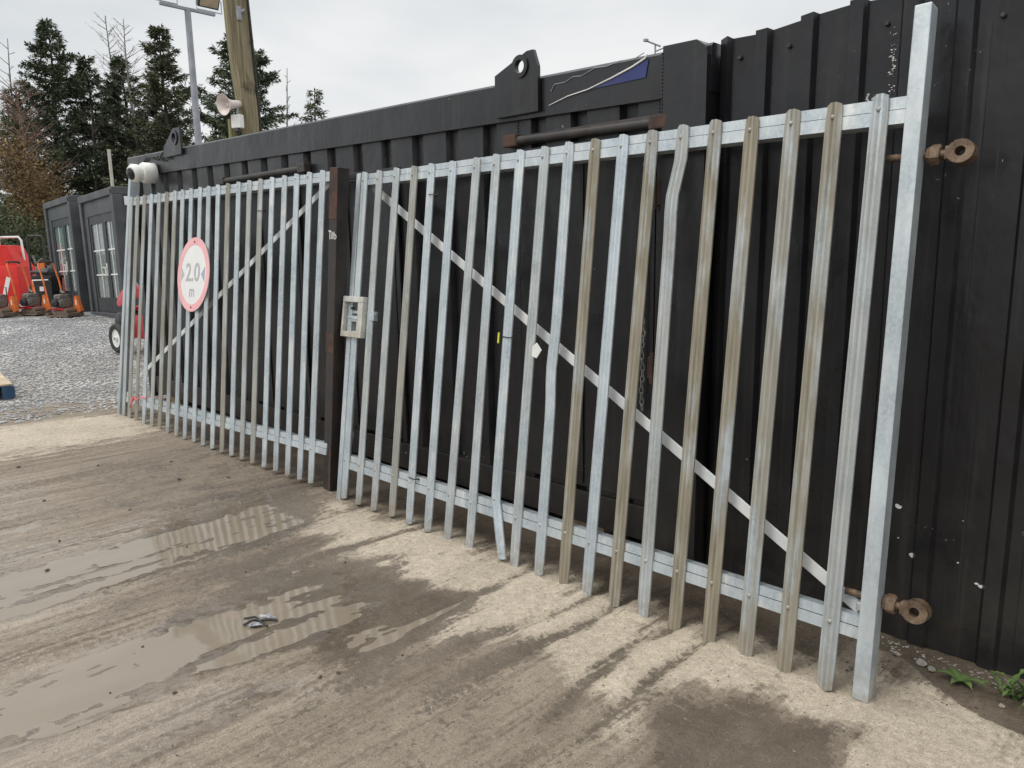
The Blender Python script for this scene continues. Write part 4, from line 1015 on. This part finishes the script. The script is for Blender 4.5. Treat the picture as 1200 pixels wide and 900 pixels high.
# weeds
def leafblade(mb, L, w, a, lift, droop, toothed=False):
    n_ = 9; vs = []; fs = []
    for i in range(n_+1):
        t = i/n_; r = L*t; z = lift*L*math.sin(t*PI*.62) - droop*L*t*t
        ww = w*math.sin(min(1, .12+t*.95)*PI)**.8 * (1 if not toothed else (.45+.9*(i % 2)))
        cx, cy = r*math.cos(a), r*math.sin(a); nx, ny = -math.sin(a), math.cos(a)
        vs += [(cx+nx*ww, cy+ny*ww, z+ww*.35), (cx, cy, z), (cx-nx*ww, cy-ny*ww, z+ww*.35)]
    for i in range(n_): b = i*3; fs += [(b, b+1, b+4, b+3), (b+1, b+2, b+5, b+4)]
    mb.add(vs, fs)
w1 = thing('weed', 'broad leafed green weed growing at the foot of the clad wall', 'weed', T(-.640, 2.80, gh(-.64, 2.80)), 'weeds along the clad wall')
for a, L in ((3.4, .08), (2.5, .07), (1.7, .05), (-.1, .09), (-.75, .07), (4.4, .05), (.8, .05)):
    mb = MB(); leafblade(mb, L, .013, a, .45, .25); mb.obj('leaf', WEED, w1)
w2 = thing('weed', 'ragged fringed green weed at the right picture edge against the clad wall', 'weed', T(-.478, 2.84, gh(-.478, 2.84)), 'weeds along the clad wall')
r4 = random.Random(3)
for i in range(22):
    mb = MB(); a = r4.uniform(0, 6.28); L = r4.uniform(.06, .13); leafblade(mb, L, .008, a, r4.uniform(.4, 1.0), .25, True); mb.obj('leaf', WEED, w2, M=T(r4.gauss(0, .02), r4.gauss(0, .015), 0))
w3 = thing('weed', 'small yellow green sprig right of the broad leafed weed', 'weed', T(-.40, 2.80, gh(-.40, 2.80)), 'weeds along the clad wall')
for i in range(14):
    mb = MB(); a = r4.uniform(0, 6.28); leafblade(mb, r4.uniform(.05, .11), .007, a, r4.uniform(.4, 1.1), .25, True); mb.obj('leaf', WEED, w3)

# ------------------------------------------------------------------ trees
def quads_mesh(name, mat, C, D, N, Ls, Ws):
    """leaf faces: centre C, direction D, side N, length Ls, width Ws (pointed quads)"""
    n_ = len(C); D = D/np.linalg.norm(D, axis=1, keepdims=True); Sd = np.cross(D, N); Sd /= np.linalg.norm(Sd, axis=1, keepdims=True)+1e-9
    v = np.empty((n_, 4, 3)); v[:, 0] = C; v[:, 1] = C+D*Ls[:, None]*.5+Sd*Ws[:, None]; v[:, 2] = C+D*Ls[:, None]; v[:, 3] = C+D*Ls[:, None]*.5-Sd*Ws[:, None]
    me = bpy.data.meshes.new(name); me.vertices.add(n_*4); me.vertices.foreach_set('co', v.reshape(-1).astype(np.float32))
    me.loops.add(n_*4); me.loops.foreach_set('vertex_index', np.arange(n_*4, dtype=np.int32)); me.polygons.add(n_); me.polygons.foreach_set('loop_start', np.arange(0, n_*4, 4, dtype=np.int32))
    me.update(calc_edges=True); me.materials.append(mat); return me
def conifer(x, y, H, zc, R, label, seed, mat=LEAF, dens=1., bare=0., group='conifers behind the yard', irregular=.35, spine=0.):
    r = random.Random(seed); z0 = gz(x, y)-.05; root = thing('conifer_tree', label, 'tree', T(x, y, z0), group)
    tr = MB(); top = H; lean = (r.gauss(0, .015), r.gauss(0, .015))
    P = lambda z: Vector((lean[0]*z+.06*math.sin(z*.7+seed), lean[1]*z+.06*math.cos(z*.6+seed), z))
    tr.tube([P(top*k/8) for k in range(9)], [.15*(1-k/8.4)*H/10+.012 for k in range(9)], 7)
    Cs, Ds, Ns, Ls, Ws = [], [], [], [], []
    z = 1.6
    dead_below = zc
    while z < top-.08:
        t = max(0, (z-zc)/(top-zc)); 
        prof = (1-t)**.76*min(1, .6+t*3.5) if z > zc else .75
        for b in range(r.choice((3, 4, 5)) if z > zc else r.choice((1, 2))):
            az = r.uniform(0, 2*PI); L = max(.18, R*prof*r.uniform(1-irregular*1.5, 1+irregular*.75))
            if z < zc: L *= .6
            up = r.uniform(-.12, .38)+.45*t; pts = []
            p = P(z); nseg = 5; d = Vector((math.cos(az), math.sin(az), up)).normalized()
            for k in range(nseg+1):
                s = k/nseg; q_ = p+d*L*s+Vector((0, 0, -.22*L*s*s+.18*L*s**3)); pts.append(q_)
            tr.tube([pts[0], pts[2], pts[5]], [.022*L/1.5+.008, .014, .005], 4, cap=False)
            leafy = z > zc and z < top-bare and r.random() < .93
            if not leafy:
                for k in range(3):
                    s = r.uniform(.3, .9); q_ = p+d*L*s; a2 = az+r.choice((-1, 1))*r.uniform(.5, 1.1); tr.tube([q_, q_+Vector((math.cos(a2), math.sin(a2), r.uniform(.0, .5)))*L*.35], [.008, .004], 3, cap=False)
                continue
            nt = int((11+L*19)*dens)
            for k in range(nt):
                s = r.uniform(.18, 1.)**.8; q_ = p+d*L*s+Vector((0, 0, -.22*L*s*s+.18*L*s**3))
                a2 = az+r.choice((-1, 1))*r.uniform(.25, 1.2); tl_ = (.42*(1-.55*s))*r.uniform(.6, 1.15)
                td = Vector((math.cos(a2), math.sin(a2), r.uniform(-.55, .30)))
                for j in range(5):
                    c = q_+td*tl_*j/5+Vector((r.gauss(0, .02), r.gauss(0, .02), r.gauss(0, .02)))
                    dd = td+Vector((r.gauss(0, .45), r.gauss(0, .45), r.gauss(0, .4)))
                    Cs.append(c); Ds.append(dd); Ns.append((r.gauss(0, .5), r.gauss(0, .5), 1)); Ls.append(r.uniform(.11, .26)); Ws.append(r.uniform(.016, .042))
        z += r.uniform(.13, .24)*(1 if z > zc else 2.2)
    tr.obj('trunk', BARK if bare < .5 else TWIG, root)
    if Cs:
        me = quads_mesh('crown', mat, np.array([tuple(c) for c in Cs]), np.array([tuple(c) for c in Ds]), np.array(Ns), np.array(Ls), np.array(Ws))
        c = bpy.data.objects.new('crown', me); COL.objects.link(c); c.parent = root
    return root
def bare_tree(x, y, H, R, label, seed, mat=TWIG, n=60, start=.35, up=.7, group='bare trees behind the yard'):
    r = random.Random(seed); root = thing('bare_tree', label, 'tree', T(x, y, gz(x, y)-.05), group); tr = MB(); tw = MB()
    P = lambda z: Vector((.12*math.sin(z*.5+seed), .12*math.cos(z*.4+seed), z))
    tr.tube([P(H*k/8) for k in range(9)], [.10*(1-k/8.3)*H/10+.010 for k in range(9)], 6)
    for i in range(n):
        z = H*(start+(1-start)*(i/n)*.97); az = r.uniform(0, 2*PI); L = R*(1-(z/H-start)/(1-start)*.75)*r.uniform(.5, 1.15)
        d = Vector((math.cos(az), math.sin(az), up*r.uniform(.5, 1.4))); p = P(z); tw.tube([p, p+d*L*.5, p+d*L+Vector((0, 0, .12*L))], [.018, .012, .005], 4, cap=False)
        for k in range(5):
            s = r.uniform(.25, .95); a2 = az+r.choice((-1, 1))*r.uniform(.4, 1.0); q_ = p+d*L*s; e = q_+Vector((math.cos(a2), math.sin(a2), up*r.uniform(.2, 1.5)))*L*r.uniform(.2, .42)
            tw.tube([q_, e], [.008, .004], 3, cap=False)
    tr.obj('trunk', mat, root); tw.obj('branches', mat, root); return root
# position (40 m line), height, crown base, radius
conifer(-38.5, 10.75, 10.9, 1.4, 3.3, 'broad dark conifer, the tallest green tree left of the cabins', 1, LEAF, 1.1)
conifer(-39.0, 12.55, 9.9, 2.4, 1.9, 'narrow sparse conifer between the broad leftmost conifer and the twin bare tops', 2, LEAF, .8)
conifer(-39.4, 14.1, 10.2, 1.6, 2.8, 'dense conifer below the two bare tree tops', 3, LEAF, 1.1)
conifer(-38.6, 15.6, 8.9, 2.2, 1.7, 'olive conifer filling the gap left of the floodlight mast', 4, LEAF2, 1.)
conifer(-35.1, 14.6, 10.8, 1.6, 2.7, 'ragged conifer with uneven top just left of the floodlight mast', 5, LEAF2, 1.1, irregular=.5)
conifer(-31.9, 16.45, 10.2, 1.6, 4.4, 'broad conifer directly behind the mossy utility pole', 6, LEAF, 1.15)
conifer(-34.1, 21.0, 8.9, 5.0, 1.1, 'small pale tree top showing above the container, right of the utility pole', 7, LEAF2, .4)
conifer(-37.7, 17.9, 7.6, 3.0, 1.2, 'thin scrubby tree in the gap between mast and utility pole', 8, LEAF2, .35, irregular=.6)
conifer(-40.6, 9.9, 8.4, 3.4, 1.8, 'thin yellow green tree left of the tallest conifer', 9, LEAF2, .5, irregular=.5)
conifer(-46.5, 13.2, 9.4, 1.5, 2.6, 'more distant conifer half hidden by the tallest one', 31, LEAF, .6, group='farther conifers behind the first row')
conifer(-46.0, 15.8, 9.8, 1.5, 2.6, 'more distant conifer seen between the narrow and the dense conifer', 32, LEAF2, .6, group='farther conifers behind the first row')
conifer(-45.0, 18.6, 9.0, 1.5, 2.4, 'more distant conifer filling the gap behind the floodlight mast', 33, LEAF, .6, group='farther conifers behind the first row')
conifer(-42.0, 21.2, 8.0, 1.5, 2.3, 'more distant conifer just left of the mossy utility pole', 34, LEAF2, .5, group='farther conifers behind the first row')
conifer(-45.5, 11.2, 8.6, 1.5, 2.3, 'more distant conifer behind the brown bush at the far left', 35, LEAF2, .6, group='farther conifers behind the first row')
bare_tree(-39.6, 13.97, 12.0, 1.9, 'left one of the twin leafless tree tops', 11)
bare_tree(-38.5, 14.3, 11.7, 1.8, 'right one of the twin leafless tree tops', 12)
bare_tree(-40.8, 10.1, 10.6, 1.0, 'slim leafless tree at the far left edge', 13, n=30)
bare_tree(-36.4, 20.95, 10.2, .8, 'slender leafless sapling right of the utility pole', 14, n=26)
bare_tree(-36.8, 17.9, 7.9, 1.6, 'leafless scrub tree behind the gap right of the mast', 15, n=60)
bare_tree(-37.0, 11.8, 7.5, 1.8, 'dark leaning leafless tree above the first cabin', 16, BARK, n=40)
bare_tree(-36.0, 8.9, 7.9, 2.0, 'twiggy reddish bare tree above the brown bushes', 17, worn('reddish_twigs', (.17, .10, .08), (.24, .15, .12), .9, 0, 4, .2), n=110, start=.3)
def bush(x, y, rx, rz, n_, label, mat, seed, zb=.3, group='bushes behind the red tank'):
    r = np.random.default_rng(seed); root = thing('bush', label, 'bush', T(x, y, gz(x, y)), group)
    nc = 42; cc = r.normal(size=(nc, 3)); cc /= np.linalg.norm(cc, axis=1, keepdims=True); cc *= r.uniform(.35, 1., (nc, 1))**.5
    cc = cc*np.array([rx, rx, rz/2])+np.array([0, 0, rz/2+zb]); ids = r.integers(0, nc, n_)
    C = cc[ids]+r.normal(size=(n_, 3))*np.array([rx*.17, rx*.17, rz*.09]); C[:, 2] = np.maximum(C[:, 2], .02)
    me = quads_mesh('crown', mat, C, r.normal(size=(n_, 3)), r.normal(size=(n_, 3)), r.uniform(.06, .16, n_), r.uniform(.02, .05, n_))
    c = bpy.data.objects.new('crown', me); COL.objects.link(c); c.parent = root
    tr = MB(); q2 = random.Random(seed)
    for i in range(14):
        e = cc[q2.randrange(nc)]; tr.tube([(q2.gauss(0, .1), q2.gauss(0, .1), 0), (e[0]*.4, e[1]*.4, e[2]*.5), tuple(e)], [.04, .025, .01], 5, cap=False)
    tr.obj('stems', BARK, root)
bush(-33.6, 7.5, 1.9, 5.4, 10000, 'tall bush with thin brown autumn leaves at the left edge', LEAFB, 21)
bush(-34.2, 9.0, 1.2, 3.4, 5000, 'brown and olive bush behind the first cabin', LEAFB, 22)
bush(-31.5, 7.0, 1.5, 2.6, 7000, 'low grey green bush behind the red tank', LEAFG, 23)
bush(-33.5, 8.6, 1.4, 2.2, 6000, 'low green bush beneath the tallest conifer', LEAFG, 24)
bush(-37.5, 14.0, 2.3, 2.6, 7000, 'low dark undergrowth bush beneath the middle conifers', LEAF2, 25)

# ------------------------------------------------------------------ light and sky
SUN_EL, SUN_AZ = math.radians(52), None
sd_ = Vector((-.25, -.80, 1.05)).normalized()   # towards the sun
w = bpy.data.worlds.new('World'); S.world = w; w.use_nodes = True; nt = w.node_tree
for n_ in list(nt.nodes): nt.nodes.remove(n_)
g = G(nt); out = g.n('ShaderNodeOutputWorld'); bg = g.n('ShaderNodeBackground'); g.link(bg.outputs[0], out.inputs[0])
sky = g.n('ShaderNodeTexSky', sky_type='NISHITA'); sky.sun_disc = False
sky.sun_elevation = math.asin(sd_.z); sky.sun_rotation = math.atan2(sd_.x, sd_.y)
tc = g.n('ShaderNodeTexCoord'); v = tc.outputs['Generated']; z = g.sep(v)[2]
cl = g.noise(g.map(v, (1, 1, 3.2)), 1.7, 5, .5, .3)
c1 = g.mix(g.rng(cl, .36, .64), (6.6, 7.0, 7.3), (9.6, 9.6, 9.5))
lift = g.rng(z, .38, .95, 1., 2.3)       # an overcast sky is brighter towards the zenith
sc2 = g.n('ShaderNodeVectorMath', operation='SCALE'); g.link(c1, sc2.inputs[0]); g.link(lift, sc2.inputs['Scale'])
colr = g.mix(.94, sky.outputs[0], sc2.outputs[0])
g.link(colr, bg.inputs['Color']); bg.inputs['Strength'].default_value = .1
sl_ = bpy.data.lights.new('sun', 'SUN'); sl_.energy = 1.2; sl_.angle = math.radians(22); sl_.color = (1, .96, .90)
so = bpy.data.objects.new('sun', sl_); COL.objects.link(so); so.rotation_euler = (-sd_).to_track_quat('-Z', 'Y').to_euler()
S.view_settings.view_transform = 'Standard'; S.view_settings.look = 'None'; S.view_settings.exposure = 0; S.view_settings.gamma = 1
S.render.engine = 'CYCLES'
